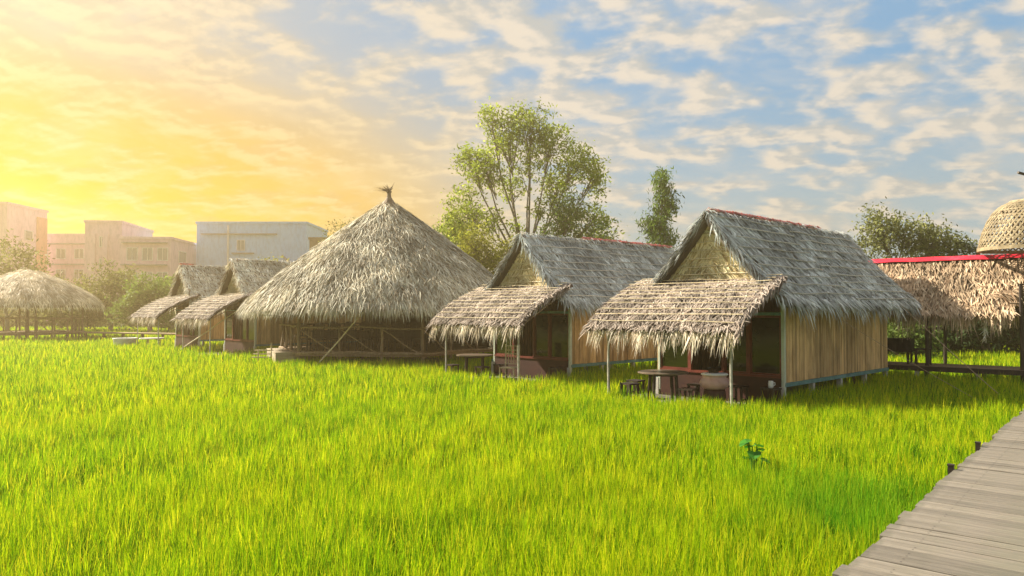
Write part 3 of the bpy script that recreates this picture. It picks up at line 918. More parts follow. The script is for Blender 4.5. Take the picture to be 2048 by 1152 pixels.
# white basin and table at the farthest hut
r = empty('side_table', hl_(C5, -1.3, 3.3, PZ)); tag(r, 'white topped low table on the farthest hut porch', 'table')
MB().lathe((0, 0, 0), [(.62, .50), (.64, .52), (.62, .56)], 24).build('table_top', 'white_plastic', r)
for k in range(3):
    a = R(20 + 120 * k)
    MB().tube((.4 * math.cos(a), .4 * math.sin(a), 0), (.4 * math.cos(a), .4 * math.sin(a), .499), .03).build('leg', 'bamboo', r)
r = empty('basin', hl_(C5, -2.9, 2.5, GZ + .1)); tag(r, 'big white basin in the rice at the edge of the farthest hut porch', 'basin')
MB().lathe((0, 0, 0), [(.38, 0), (.5, .3), (.55, .62), (.60, .70), (.57, .71), (.50, .6), (.3, .2)], 24).build('bowl', 'white_plastic', r, smooth=True)

# dining chairs and tables inside the round pavilion
def make_dining_chair():
    r = empty('dining_chair')
    MB().box(-.21, .21, -.21, .21, .43, .47).build('seat', 'dark_wood', r)
    for sx in (-1, 1):
        for sy in (-1, 1):
            b = MB(); leg_box(b, sx * .18, sy * .18, 0, .429); b.build('leg', 'dark_wood', r)
    b = MB()
    for sx in (-.19, .19):
        b.box(sx - .022, sx + .022, .175, .215, .471, 1.0)
    n = 8
    for k in range(n):
        a0, a1 = -1 + 2 * k / n, -1 + 2 * (k + 1) / n
        z0 = 1.0 + .09 * (1 - a0 * a0); z1 = 1.0 + .09 * (1 - a1 * a1)
        v = [(a0 * .22, y, z) for y in (.17, .22) for z in (.94, z0)] + [(a1 * .22, y, z) for y in (.17, .22) for z in (.94, z1)]
        b.add(v, MB.BQ)
    for x in (-.09, 0, .09):
        b.box(x - .02, x + .02, .185, .205, .60, .939)
    b.box(-.168, .168, .18, .21, .56, .599)
    b.box(-.168, .168, .18, .21, .78, .82)
    b.build('backrest', 'dark_wood', r)
    return r
ch0 = make_dining_chair()
spots = []
for k in range(10):
    spots.append((-8.1 + k * .62, 28.75, 0))
for k in range(8):
    spots.append((-7.6 + k * .66, 31.2, 0))
ords = ['leftmost', 'second from left', 'third from left', 'fourth from left', 'fifth from left', 'sixth from left', 'seventh from left', 'eighth from left', 'ninth from left', 'rightmost']
for i, (x, y, rz) in enumerate(spots):
    o = ch0 if i == 0 else copy_tree(ch0)
    o.location = (x, y, FZ + .01)
    o.rotation_euler.z = R(180 + random.uniform(-8, 8)) if i < 10 else R(random.uniform(-8, 8))
    row = 'front row' if i < 10 else 'rear row'
    tag(o, 'dark chair in the round pavilion, %s in the %s' % (ords[i] if i < 10 else (ords[i - 10] if i < 17 else 'rightmost'), row), 'chair', 'dark dining chairs in the round pavilion')
for k, (x, wd_) in enumerate(((-6.9, 1.2), (-4.1, 1.2))):
    r = empty('long_table', (x, 30.0, FZ + .01)); tag(r, ('left', 'right')[k] + ' long dark table between the chair rows in the round pavilion', 'table', 'long tables in the round pavilion')
    MB().box(-wd_, wd_, -.4, .4, .71, .75).build('table_top', 'dark_wood', r)
    for sx in (-1, 1):
        for sy in (-1, 1):
            b = MB(); leg_box(b, sx * (wd_ - .1), sy * .32, 0, .709, .07); b.build('leg', 'dark_wood', r)
    MB().box(-wd_ + .14, wd_ - .14, -.3, -.27, .35, .709).build('modesty_board', 'dark_wood', r)

# ------------------------------------------------------------------ long shelter on the right
SO = V3(11.2, 22.0, 0); sw = norm(V3(.78, -.62, 0)); sn = V3(.62, .78, 0)
sh = empty('long_shelter', tuple(SO), math.atan2(sw[1], sw[0])); tag(sh, 'long open shelter with shaggy tan thatch and bright red ridge sheet', 'shelter')
# local x along sw, local y along sn
s0, s1 = -1.3, 3.15
zrid, zev, half = 4.08, 2.42, 1.9
sl = math.hypot(zrid - zev, half)
rf = MB()
for side, sA, sB in ((-1, s0, s1), (1, s0, 6.5)):
    B = norm(V3(0, side * half, zev - zrid)); N = norm(V3(0, side * (zrid - zev), half))
    O = V3(sA, half, zrid)
    slab(rf, O, V3(1, 0, 0), B, sB - sA, sl, N, .12)
    thatch_plane(rf, O, V3(1, 0, 0), B, sB - sA, sl, N, 330, (.22, .42), (.03, .055), course=.2, skew=.28, lift=.30, seed=90 + side, bias=.12)
    fringe(rf, O + B * (sl - .05), O + B * (sl - .05) + V3(sB - sA, 0, 0), V3(0, side, 0), 420, (.22, .5), (.03, .05), seed=95 + side, outw=.3)
# the porch side of the roof, shorter slope past the end post
B = norm(V3(0, -half, zev - zrid)); N = norm(V3(0, -(zrid - zev), half))
O = V3(s1, half, zrid)
slab(rf, O, V3(1, 0, 0), B, 3.4, 1.05, N, .12)
thatch_plane(rf, O, V3(1, 0, 0), B, 3.4, 1.0, N, 330, (.22, .42), (.03, .055), skew=.28, lift=.3, seed=97)
# curled lip lifting over the entrance
rs = np.random.RandomState(5)
n = 420
tt = rs.rand(n)
P0_ = V3(s1 - .55, .55, zev + .52)
P = P0_ + np.stack([tt * 1.7, -.62 * tt + rs.normal(0, .05, n), .62 * tt ** 1.5 + rs.normal(0, .03, n)], 1)
Dv = norm(np.stack([rs.uniform(.2, 1, n), rs.uniform(-.7, .1, n), rs.uniform(-.5, .35, n)], 1))
rf.blades(P, Dv, norm(np.cross(Dv, rs.normal(0, .3, (n, 3)) + V3(0, -.6, .8))), rs.uniform(.2, .45, n), rs.uniform(.02, .045, n), V3(0, 0, -.35) + np.zeros((n, 3)), 3, rnd=rs.rand(n))
rf.build('roof', 'thatch_tan', sh)
b = MB()
xs = np.linspace(s0 - .1, 6.5, 60)
rs = np.random.RandomState(8)
for i in range(59):
    for sg in (-1, 1):
        h0 = .10 + .004 * math.sin(i * .8); h1 = .10 + .004 * math.sin((i + 1) * .8)
        a0 = V3(xs[i], half, zrid + h0); a1 = V3(xs[i + 1], half, zrid + h1)
        dv = V3(0, sg * .2, -.13 - .006 * math.sin(i * .5)); dv1 = V3(0, sg * .2, -.13 - .006 * math.sin((i + 1) * .5))
        v = [a0, a1, a0 + dv, a1 + dv1]
        v += [p - V3(0, 0, .01) for p in v]
        b.add(v, [[0, 1, 3, 2], [4, 6, 7, 5], [2, 3, 7, 6]], .5 + .3 * math.sin(i * .35))
b.build('ridge_sheet', 'red_sheet', sh)
for x, y, zt_ in ((s0 + .3, .25, 2.6), (1.0, .25, 2.6), (3.3, .12, 3.25), (s0 + .3, 3.5, 2.5), (1.0, 3.5, 2.5), (3.3, 3.5, 2.5), (5.6, .2, 3.1), (5.6, 3.5, 2.5)):
    MB().path([(x, y, GZ - .1), (x + .01, y, 1.5), (x, y, zt_)], [.06, .055, .05], 8, .5).build('post', 'dark_wood', sh)
MB().tube((s0, .25, 2.52), (6.4, .25, 2.54), .045).build('eave_beam', 'dark_wood', sh)
b = MB(); b.tube((3.05, .12, 2.72), (3.6, .12, 2.72), .03); b.build('cross_tie', 'branch_wood', sh)
b = MB()
for k in range(13):
    b.box(s0 - 1.2, 6.6, -.15 + k * .125, -.035 + k * .125, FZ - .05, FZ - .01, .3 + .4 * ((k * 37) % 10) / 10)
b.build('walkway_deck', 'plank_edge', sh)
b = MB(); b.box(s0 - 1.2, 6.6, -.2, -.14, FZ - .14, FZ - .0); b.box(s0 - 1.2, 6.6, 1.4, 1.46, FZ - .14, FZ - .052); b.build('deck_beam', 'dark_wood', sh)
for k in range(6):
    x = s0 - .9 + k * 1.5
    for y in (-.1, 1.35):
        MB().box(x - .06, x + .06, y - .06, y + .06, GZ - .1, FZ - .141).build('stilt', 'concrete', sh)
def sl_(x, y, z):
    p = SO + sw * x + sn * y
    return (p[0], p[1], z)
# low table draped in dark cloth, chairs
r = empty('shelter_table', sl_(.1, .75, FZ), math.atan2(sw[1], sw[0])); tag(r, 'dark table with black cloth on the walkway under the long shelter', 'table')
MB().box(-.42, .42, -.3, .3, .70, .74).build('table_top', 'dark_wood', r)
b = MB()
nn = 24
for (x0_, y0_, x1_, y1_) in ((-.44, -.32, .44, -.32), (.44, -.32, .44, .32), (.44, .32, -.44, .32), (-.44, .32, -.44, -.32)):
    for k in range(nn):
        t0, t1 = k / nn, (k + 1) / nn
        f = lambda t_: (x0_ + (x1_ - x0_) * t_, y0_ + (y1_ - y0_) * t_)
        a0, a1 = f(t0), f(t1)
        k0 = 1 + .03 * math.sin(k * 1.3); k1 = 1 + .03 * math.sin((k + 1) * 1.3)
        b.add([(*a0, .75), (*a1, .75), (a1[0] * k1, a1[1] * k1, .36), (a0[0] * k0, a0[1] * k0, .36)], [[0, 1, 2, 3]])
b.poly([(-.44, -.32, .75), (.44, -.32, .75), (.44, .32, .75), (-.44, .32, .75)])
b.build('cloth', 'black_cloth', r)
for sx in (-1, 1):
    for sy in (-1, 1):
        b = MB(); leg_box(b, sx * .36, sy * .25, 0, .699, .06); b.build('leg', 'dark_wood', r)
for k, (x, y, rz_) in enumerate(((-.62, .8, 90), (.82, .7, -75))):
    o = copy_tree(ch0); o.location = sl_(x, y, FZ); o.rotation_euler.z = math.atan2(sw[1], sw[0]) + R(rz_)
    tag(o, 'dark wooden chair at the %s of the cloth covered table under the long shelter' % ('left end', 'right end')[k], 'chair', 'chairs under the long shelter')
# hanging dried bundle
b = MB(); rs = np.random.RandomState(9)
n = 60; P = np.zeros((n, 3)); P[:, 2] = rs.uniform(-.5, 0, n); P[:, :2] = rs.normal(0, .02, (n, 2))
Dv = norm(np.stack([rs.normal(0, .5, n), rs.normal(0, .5, n), -np.ones(n)], 1))
b.blades(P, Dv, norm(np.cross(Dv, V3(0, 1, .1))), rs.uniform(.08, .2, n), rs.uniform(.015, .03, n), np.zeros((n, 3)), 2)
b.tube((0, 0, .35), (0, 0, -.2), .01)
tag(b.build('dried_bundle', 'thatch_grey', loc=sl_(2.45, .3, 2.2)), 'thin dried leaf bundle hanging from the long shelter eave near the right post', 'bundle')

# woven basket dome on the ridge and the bamboo pointer above it
bc = V3(*at(2069, 21.0)); bc[2] = 0
bk = empty('woven_basket', (bc[0], bc[1], 4.27)); tag(bk, 'huge upside-down woven bamboo basket sitting on the red ridge of the long shelter', 'basket')
prof_ = [(1.36, 0), (1.33, .2), (1.25, .5), (1.13, .82), (.98, 1.08), (.80, 1.26), (.55, 1.38)]
pr = np.array([p[0] for p in prof_]); pz = np.array([p[1] for p in prof_])
tt_ = np.linspace(0, 1, len(prof_))
def bpt(t_, a, o=0):
    r_ = np.interp(t_, tt_, pr) + o
    return V3(r_ * math.cos(a), r_ * math.sin(a), np.interp(t_, tt_, pz))
def ribbon(mb, pts, wd, tangential, r, th=.006):
    pts = np.array(pts)
    d = norm(np.gradient(pts, axis=0))
    nrm = norm(pts * V3(1, 1, .35))
    s = norm(np.cross(d, nrm))
    n = len(pts)
    v = np.stack([pts - s * wd / 2, pts + s * wd / 2, pts + s * wd / 2 - nrm * th, pts - s * wd / 2 - nrm * th], 1).reshape(-1, 3)
    q = [[i * 4 + k, i * 4 + (k + 1) % 4, (i + 1) * 4 + (k + 1) % 4, (i + 1) * 4 + k] for i in range(n - 1) for k in range(4)]
    mb.add(v, q, r)
b = MB(); rs = np.random.RandomState(3)
for k in range(56):
    for sg in (-1, 1):
        a0 = k * 2 * math.pi / 56
        ribbon(b, [bpt(u, a0 + sg * u * 1.0, .006 * sg + .004 * math.sin(u * 60 + k)) for u in np.linspace(0, .98, 16)], .044, 0, rs.uniform(.1, 1))
for j, u in enumerate(np.linspace(.22, .93, 7)):
    ribbon(b, [bpt(u, a, .004 * math.sin(a * 30 + j * 3)) for a in np.linspace(0, 2 * math.pi, 60)], .04, 0, rs.uniform(.2, .8))
b.build('weave', 'weave_straw', bk)
for u, nm, wd in ((0.01, 'rim', .10), (.99, 'rim', .07)):
    b = MB()
    ribbon(b, [bpt(u, a, .02) for a in np.linspace(0, 2 * math.pi, 60)], wd, 0, .6, th=.05)
    b.build('rim', 'weave_straw', bk)
b = MB()
for k in range(3):
    a = R(10 + k * 60)
    b.bar((1.05 * math.cos(a), 1.05 * math.sin(a), 1.06), (-1.05 * math.cos(a), -1.05 * math.sin(a), 1.06), .04, .03)
b.build('cross_brace', 'branch_wood', bk)
r = empty('roof_pointer', (bc[0] - .24, bc[1] - .2, 4.27)); tag(r, 'dark bamboo pointer bar on a short pole rising out of the woven basket', 'pointer')
MB().tube((0, 0, 0), (0, 0, 2.1), .045, .04).build('pole', 'branch_wood', r)
MB().tube((-.32, -.02, 2.16), (.5, .1, 1.98), .04, .035).build('arm', 'dark_wood', r)

# ------------------------------------------------------------------ far walkway
b = MB()
p0 = V3(*at(118, 50.5)); p1 = V3(*at(432, 45.5))
fw = empty('far_walkway'); tag(fw, 'thin raised plank walkway from the far domed shelter to the farthest hut', 'walkway')
MB().bar(p0 + V3(0, 0, .93), p1 + V3(0, 0, .93), 1.0, .08).build('deck', 'plank_edge', fw)
for k in range(8):
    p = p0 + (p1 - p0) * (k + .5) / 8
    MB().box(p[0] - .07, p[0] + .07, p[1] - .07, p[1] + .07, GZ, .888).build('pile', 'dark_wood', fw)

# ------------------------------------------------------------------ trees
def tree(name, loc, label, blobs, leafmat, trunk_r=.16, forks=None, leaf=(.10, .2), seed=0, cat='tree', per=14, spread=.34, droop=0.0, group=None, aspect=.42, base_h=1.5, trunk_mat='bark', limb_r=.05, mult=1.3):
    """blobs: (x, y, z, rx, ry, rz, clumps) in metres from the foot"""
    rs = np.random.RandomState(seed + 1000)
    root = empty(name, loc)
    tag(root, label, cat, group)
    tr = MB()
    hub = V3(0, 0, base_h)
    tr.path([(0, 0, -.1), (.03, 0, base_h * .5), hub], [trunk_r * 1.25, trunk_r, trunk_r * .85], 9)
    cr = MB()
    for (x, y, z, rx, ry, rz_, nc) in blobs:
        nc = int(nc * mult)
        cb_ = V3(x, y, z)
        low_ = V3(x * .25, y * .25, base_h + (z - base_h) * .35)
        tr.path([hub, low_ + rs.normal(0, .1, 3), (low_ + cb_) / 2 + rs.normal(0, .15, 3), cb_], [trunk_r * .6, limb_r * 1.1, limb_r * .75, limb_r * .4], 6)
        d = norm(rs.normal(0, 1, (nc, 3)))
        rad = rs.rand(nc) ** .45
        pts = cb_ + d * rad[:, None] * V3(rx, ry, rz_)
        for p in pts[:max(5, nc // 5)]:
            k = rs.uniform(.2, .75)
            st_ = (low_ + cb_) / 2 * (1 - k) + cb_ * k
            tr.path([st_, (st_ + p) / 2 + V3(0, 0, .12) + rs.normal(0, .08, 3), p], [limb_r * .5, limb_r * .3, limb_r * .12], 4, cap=False)
        C_ = np.repeat(pts, per, axis=0)
        n = len(C_)
        csz = np.repeat(rs.uniform(.5, 1.3, nc), per)
        C_ = C_ + rs.normal(0, 1, (n, 3)) * (spread * csz)[:, None] * V3(1, 1, .75)
        Dv = norm(rs.normal(0, 1, (n, 3)) + V3(0, 0, -droop))
        S = norm(np.cross(Dv, rs.normal(0, 1, (n, 3))))
        L = rs.uniform(*leaf, n)
        cl_r = np.repeat(rs.rand(nc), per)
        cr.blades(C_, Dv, S, L, L * aspect, np.zeros((n, 3)), 2, prof=lambda t_: (.25, 1.0, .1)[int(round(t_ * 2))], rnd=np.clip(cl_r * .55 + rs.rand(n) * .45, 0, 1))
    tr.build('trunk', trunk_mat, root)
    cr.build('crown', leafmat, root)
    return root

# tall sparse tree: fan of thin stems
tl = at(1050, 45.0, GZ)
bl = [(-3.2, 0, 5.4, 1.3, 1.2, 1.6, 60), (-2.9, .3, 8.2, 1.2, 1.3, 1.5, 60), (-3.9, 0, 7.0, .8, .8, .9, 26),
      (-1.9, -.3, 10.6, 1.2, 1.2, 1.3, 62), (-2.9, 0, 11.2, .8, .8, .9, 24), (-.7, .2, 12.6, 1.4, 1.3, 1.3, 66), (.5, 0, 13.3, 1.3, 1.2, 1.3, 54),
      (-1.6, 0, 13.6, .9, .9, .9, 24), (1.6, .3, 12.2, 1.3, 1.2, 1.3, 56), (2.9, 0, 11.0, 1.3, 1.1, 1.3, 62), (2.0, .4, 9.6, 1.0, 1.0, 1.2, 44),
      (3.9, 0, 10.0, .6, .8, 1.3, 34), (4.0, -.2, 7.6, .9, 1.0, 1.4, 28), (4.6, 0, 6.3, .7, .8, 1.1, 20), (2.7, 0, 7.8, 1.0, 1.0, 1.0, 26), (-.6, .5, 9.7, .9, 1.0, 1.1, 26), (.5, -.4, 10.9, .9, .9, .9, 22),
      (-1.6, -.4, 7.4, .8, .9, .9, 20), (-3.6, .2, 4.6, 1.2, 1.0, 1.2, 40), (3.2, .1, 5.2, 1.2, 1.0, 1.3, 36), (1.0, 0, 8.0, .7, .8, .9, 12), (-.2, 0, 7.2, .6, .6, .7, 8)]
bl = [(x * 1.16 - .25, y, z * 1.03, rx * 1.05, ry, rz_, n_) for x, y, z, rx, ry, rz_, n_ in bl]
tree('tall_tree', tl, 'tallest tree, wide sparse crown on a fan of thin stems, behind the second hut', bl, 'leaf_light', .22, leaf=(.13, .27), seed=1, mult=1.5, per=16, spread=.27, base_h=3.2, limb_r=.062)
tree('bush_tree', at(965, 41.5, GZ), 'yellow-green leafy tree between the round pavilion and the second hut roof',
     [(-1.5, 0, 4.6, 1.4, 1.2, 1.3, 90), (0, 0, 5.0, 1.4, 1.2, 1.3, 100), (1.3, 0, 4.4, 1.3, 1.2, 1.3, 90), (0, -.3, 3.0, 2.4, 1.4, 1.5, 130), (-.5, 0, 6.2, 1.1, 1.0, .9, 44), (1.7, 0, 5.6, .8, .8, .9, 36)],
     'leaf_yellowgreen', .16, leaf=(.12, .24), seed=2, per=16, spread=.3)
tree('broad_tree', at(1120, 43.0, GZ), 'dense dark green tree right of the tall tree stems, above the second hut roof',
     [(-1.6, 0, 5.2, 1.3, 1.2, 1.3, 70), (0, 0, 5.9, 1.5, 1.2, 1.5, 110), (1.4, 0, 5.4, 1.4, 1.2, 1.2, 90), (.3, 0, 7.8, 1.1, 1.0, 1.5, 70), (0, 0, 3.8, 2.4, 1.4, 1.4, 80), (2.1, 0, 6.9, .8, .8, 1.0, 22)],
     'leaf_green', .18, leaf=(.12, .25), seed=3, per=16, spread=.3)
tree('dark_tree', at(888, 47.0, GZ), 'rounded dark olive tree peeking over the right shoulder of the pavilion roof',
     [(0, 0, 6.2, 1.3, 1.2, 1.6, 80), (1.2, 0, 7.0, 1.0, 1.0, 1.2, 50), (-.6, 0, 4.6, 1.4, 1.2, 1.5, 50)], 'leaf_green', .18, leaf=(.14, .26), seed=4, per=16)
tree('slim_tree', at(1322, 40.0, GZ), 'slim upright tree with drooping leaves, alone above the left roof edge of the nearest hut',
     [(.1, 0, 9.2, .45, .45, 1.0, 44), (.25, 0, 8.0, .65, .6, 1.0, 60), (-.35, 0, 7.0, .75, .6, .9, 56), (.1, 0, 6.0, .95, .8, .9, 60), (-.6, 0, 5.0, .9, .7, .6, 30), (.55, 0, 4.9, .9, .7, .8, 40), (0, 0, 3.8, 1.0, .8, .8, 40)],
     'leaf_green', .10, leaf=(.14, .30), seed=5, per=14, spread=.20, droop=1.4, aspect=.26, base_h=2.5, limb_r=.035)
tree('spreading_tree', at(1815, 34.0, GZ), 'spreading bushy tree behind the red ridge of the long shelter',
     [(-2.1, 0, 4.6, .9, 1.0, .9, 34), (-1.2, 0, 5.8, 1.0, 1.0, .9, 56), (0, 0, 5.9, 1.2, 1.1, .95, 90), (1.2, 0, 5.4, 1.1, 1.1, .9, 80), (2.2, 0, 5.0, .8, .9, .7, 36), (.2, 0, 4.2, 2.4, 1.2, 1.3, 120), (-1.5, 0, 6.6, .6, .7, .5, 12), (2.0, 0, 3.6, 1.2, 1.0, 1.0, 50)],
     'leaf_olive', .18, leaf=(.10, .22), seed=6, per=15, spread=.22)
tree('brown_tree', at(1185, 50.0, GZ), 'low brownish crown just over the second hut ridge', [(0, 0, 6.9, 1.4, 1.0, .7, 60), (1.0, 0, 6.3, .9, .8, .6, 30)], 'leaf_olive', .15, seed=7, leaf=(.12, .22))
tree('young_tree', at(546, 60.0, GZ), 'small bright green tree in front of the blue building', [(0, 0, 5.4, 1.0, .9, 1.1, 60), (.7, 0, 4.6, 1.0, .9, 1.1, 60), (-.9, 0, 5.9, .5, .5, .5, 10)], 'leaf_yellowgreen', .12, seed=8, leaf=(.16, .3))
tree('bare_tree', at(690, 52.0, GZ), 'thin twiggy tree top showing over the left slope of the pavilion roof', [(-.3, 0, 8.2, 1.0, .9, .7, 22), (-1.2, 0, 7.2, .9, .8, .8, 16), (.6, 0, 7.6, .8, .8, .6, 10)], 'leaf_olive', .12, seed=9, leaf=(.1, .2), per=8, spread=.25)
for k, (px, Y, s, zc, mat_, lab) in enumerate([
        (222, 64, 1.5, 4.6, 'leaf_olive', 'round hazy tree in front of the pink building, left of the farthest hut'),
        (300, 60, 1.3, 3.6, 'leaf_green', 'hazy green tree just left of the farthest hut gable'),
        (15, 62, 2.0, 6.2, 'leaf_olive', 'tall hazy tree at the left frame edge before the pink tower'),
        (150, 66, 1.3, 3.4, 'leaf_olive', 'low hazy tree behind the far domed shelter'),
        (345, 66, 1.2, 4.0, 'leaf_green', 'hazy tree between the farthest hut and the blue building')]):
    tree('hazy_tree', at(px, Y, GZ), lab, [(0, 0, zc, 1.5 * s, 1.2 * s, 1.1 * s, 90), (-1.2 * s, 0, zc * .62, 1.2 * s, 1.1 * s, 1.1 * s, 70), (1.1 * s, 0, zc * .6, 1.3 * s, 1.1 * s, 1.1 * s, 70)], mat_, .18, seed=20 + k, leaf=(.2, .4), per=14, spread=.4, group='trees along the far left edge of the rice')
# bushes seen under the long shelter
for k, (px, Y, s, mat_, lab) in enumerate([
        (1795, 30, .8, 'leaf_green', 'yellow-green bush behind the gap right of the nearest hut wall'),
        (1850, 33, 1.2, 'leaf_dark', 'dark bush behind the chairs of the long shelter'),
        (1912, 34, 1.1, 'leaf_green', 'mid green rounded bush seen under the middle of the long shelter eave'),
        (1975, 32, 1.2, 'leaf_dark', 'dark bush behind the hanging bundle of the long shelter'),
        (2040, 33, 1.3, 'leaf_dark', 'dark bush behind the right post of the long shelter')]):
    tree('bush', at(px, Y, GZ), lab, [(0, 0, 1.7 * s, 1.3 * s, 1.0, 1.2 * s, 110), (-.9 * s, 0, 1.0 * s, 1.0 * s, 1.0, .9 * s, 60), (.9 * s, 0, 1.1 * s, 1.0 * s, 1.0, .9 * s, 60)], mat_, .08, seed=40 + k, cat='bush', leaf=(.14, .26), per=14, spread=.28, base_h=.5, group='bushes behind the long shelter')
# palms
def palm(loc, h, fl_, n, label, seed, s=1.0):
    rs = np.random.RandomState(seed + 1000)
    root = empty('palm', loc); tag(root, label, 'palm')
    MB().path([(0, 0, 0), (.1, 0, h * .5), (.05, 0, h)], [.14, .11, .09], 8).build('trunk', 'bark', root)
    for k in range(n):
        a = k * 2.4; el = rs.uniform(.1, 1.2)
        d = V3(math.cos(a) * math.cos(el), math.sin(a) * math.cos(el), math.sin(el))
        f = MB()
        pts = [V3(.05, 0, h) + d * fl_ * t_ + V3(0, 0, -.55 * fl_ * t_ * t_) for t_ in np.linspace(0, 1, 9)]
        f.path(pts, list(np.linspace(.02, .005, 9)), 4, .8)
        m_ = 44
        tt = rs.uniform(.12, 1, m_)
        P = np.array([np.array([np.interp(q, np.linspace(0, 1, 9), np.array(pts)[:, j]) for j in range(3)]) for q in tt])
        side = norm(np.cross(d, V3(0, 0, 1))) * rs.choice([-1, 1], m_)[:, None]
        Dv = norm(side + d * .6 + V3(0, 0, -.25))
        f.blades(P, Dv, norm(np.cross(Dv, V3(0, 0, 1) + rs.normal(0, .2, (m_, 3)))), rs.uniform(.3, .55, m_) * fl_ / 1.6, rs.uniform(.03, .05, m_), V3(0, 0, -.2) + np.zeros((m_, 3)), 2)
        f.build('frond', 'leaf_dark', root)
palm(at(1697, 36, GZ), 5.0, 1.3, 14, 'small dark palm peeking above the far end of the nearest hut ridge', 2)
palm(at(1955, 33, GZ), 4.9, 1.5, 16, 'dark green palm between the spreading tree and the woven basket', 3)

# far wood closing the horizon
b = MB(); rs = np.random.RandomState(77)
n = 46000
X = rs.uniform(-95, 75, n); Y = 78 + rs.uniform(-3, 5, n) + 3 * np.sin(X * .07)
H = 3.6 + 1.5 * np.sin(X * .33) + 1.0 * np.sin(X * .81 + 1) + .6 * np.sin(X * 2.1)
H = np.where(X > 5, H + 1.0, H)
P = np.stack([X, Y, GZ + rs.rand(n) ** .8 * H], 1)
Dv = norm(rs.normal(0, 1, (n, 3)))
L = rs.uniform(.35, .7, n)
b.blades(P, Dv, norm(np.cross(Dv, rs.normal(0, 1, (n, 3)))), L, L * .5, np.zeros((n, 3)), 2, prof=lambda t_: (.3, 1.0, .1)[int(round(t_ * 2))], rnd=np.clip(rs.rand(n) * .5 + .5 * (np.sin(X * .9) * .5 + .5), 0, 1))
tag(b.build('far_wood', 'leaf_olive'), 'hazy line of far trees and shrubs along the end of the rice', 'wood', kind='stuff')

# ------------------------------------------------------------------ buildings
def building(name, label, x0, x1, y0, y1, h, mat, wins, ledges=(), extra=None, rz=0.0):
    """local box: x along the front (y=0 side faces the camera)"""
    r = empty(name, (x0, y0, 0), rz); tag(r, label, 'building')
    L, Dp = x1 - x0, y1 - y0
    b = MB(); b.box(0, L, 0, Dp, 0, h); b.build('wall', mat, r)
    b = MB(); b.box(-.15, L + .15, -.15, Dp + .15, h + .003, h + .35); b.build('parapet', mat, r)
    for (face, a, z, wd, hh) in wins:
        f = MB(); g_ = MB()
        if face == 'f':
            f.box(a, a + wd, -.10, -.003, z, z + .12); f.box(a, a + wd, -.10, -.003, z + hh - .1, z + hh)
            f.box(a, a + .1, -.10, -.003, z + .12, z + hh - .1); f.box(a + wd - .1, a + wd, -.10, -.003, z + .12, z + hh - .1)
            f.box(a + wd / 2 - .05, a + wd / 2 + .05, -.10, -.003, z + .12, z + hh - .1)
            g_.box(a + .1, a + wd - .1, -.05, -.004, z + .12, z + hh - .1)
        else:
            f.box(L + .003, L + .1, a, a + wd, z, z + .12); f.box(L + .003, L + .1, a, a + wd, z + hh - .1, z + hh)
            f.box(L + .003, L + .1, a, a + .1, z + .12, z + hh - .1); f.box(L + .003, L + .1, a + wd - .1, a + wd, z + .12, z + hh - .1)
            g_.box(L + .004, L + .05, a + .1, a + wd - .1, z + .12, z + hh - .1)
        o = f.build('window', 'trim_pale', r); g_.build('pane', 'glass_far', o)
    for (a0, a1, z, dpt) in ledges:
        MB().box(a0, a1, -dpt, -.003, z, z + .18).build('ledge', 'trim_dark', r)
    if extra: extra(r, L, Dp, h)
    return r
X = lambda px, Y: (px - 1024) / 1472 * Y
def ex_blue(r, L, Dp, h):
    MB().tube((5.0, -.25, 0), (5.0, -.25, h - .2), .16).build('drain_pipe', 'trim_pale', r)
    b = MB(); b.box(L * .80, L * .80 + .25, -1.2, -.003, 0, h - 5.3); b.box(L * .80, L * .97, -1.2, -.9, 0, h - 6.6); b.build('stair_wing', 'blue_wall', r)
    b = MB(); b.bar((L * .80, -1.25, h - 5.0), (L * .95, -1.25, h - 7.2), .3, .22); b.build('stair_roof', 'trim_dark', r)
building('blue_building', 'light blue flat-roofed building with two small windows behind the hut roofs', X(392, 115), X(612, 115), 115, 128, 15.7, 'blue_wall',
         [('f', 6.3, h_, 1.3, 1.7) for h_ in (11.5, 8.0, 4.5)], [(.8, 12.6, 14.0, .4), (5.6, 9.0, 11.0, .35), (6.0, 7.9, 9.9, .3)], ex_blue)
def ex_tower(r, L, Dp, h):
    b = MB(); b.box(L * .62, L * .78, -.25, -.003, 0, h - 1.8); b.build('pilaster', 'salmon_wall', r)
    b = MB(); b.box(L * .1, L * .58, -.18, -.003, 2, h - 2.0); b.build('panel', 'trim_pale', r)
    b = MB(); b.box(L + .003, L + .2, 7.2, 9.8, 0, h - 1); b.build('pilaster', 'salmon_wall', r)
building('pink_tower', 'tallest pink flat-roofed block at the left frame edge in the glare', X(-120, 109), X(8, 109), 109, 119, 18.0, 'pink_wall',
         [('r', 4.2, z, 2.0, 1.6) for z in (13.0, 9.7)], [], ex_tower, rz=R(2))
building('pink_low_block', 'low pale pink link block right of the pink tower', X(60, 121), X(180, 121), 121, 130, 14.4, 'pink_wall',
         [('f', 1.2 + 3.0 * k, z, 1.6, 1.7) for k in range(3) for z in (10.6, 7.2)], [(.3, 9, 9.6, .3), (.3, 9, 13.0, .25)])
def ex_mid(r, L, Dp, h):
    for k in range(3):
        MB().box(.8 + k * 1.7, 1.5 + k * 1.7, -.3, -.003, 2, h - 1.6).build('fin', 'pink_wall', r)
building('pink_middle_block', 'pink block with upright fins and higher roof, between two lower pink blocks', X(168, 108), X(237, 108), 108, 122, 15.1, 'pink_wall',
         [('f', 2.0, z, .6, 1.6) for z in (11.5, 8.2)] + [('r', 2 + 4 * k, 11.6, 2.6, 1.7) for k in range(3)], [], ex_mid, rz=R(9))
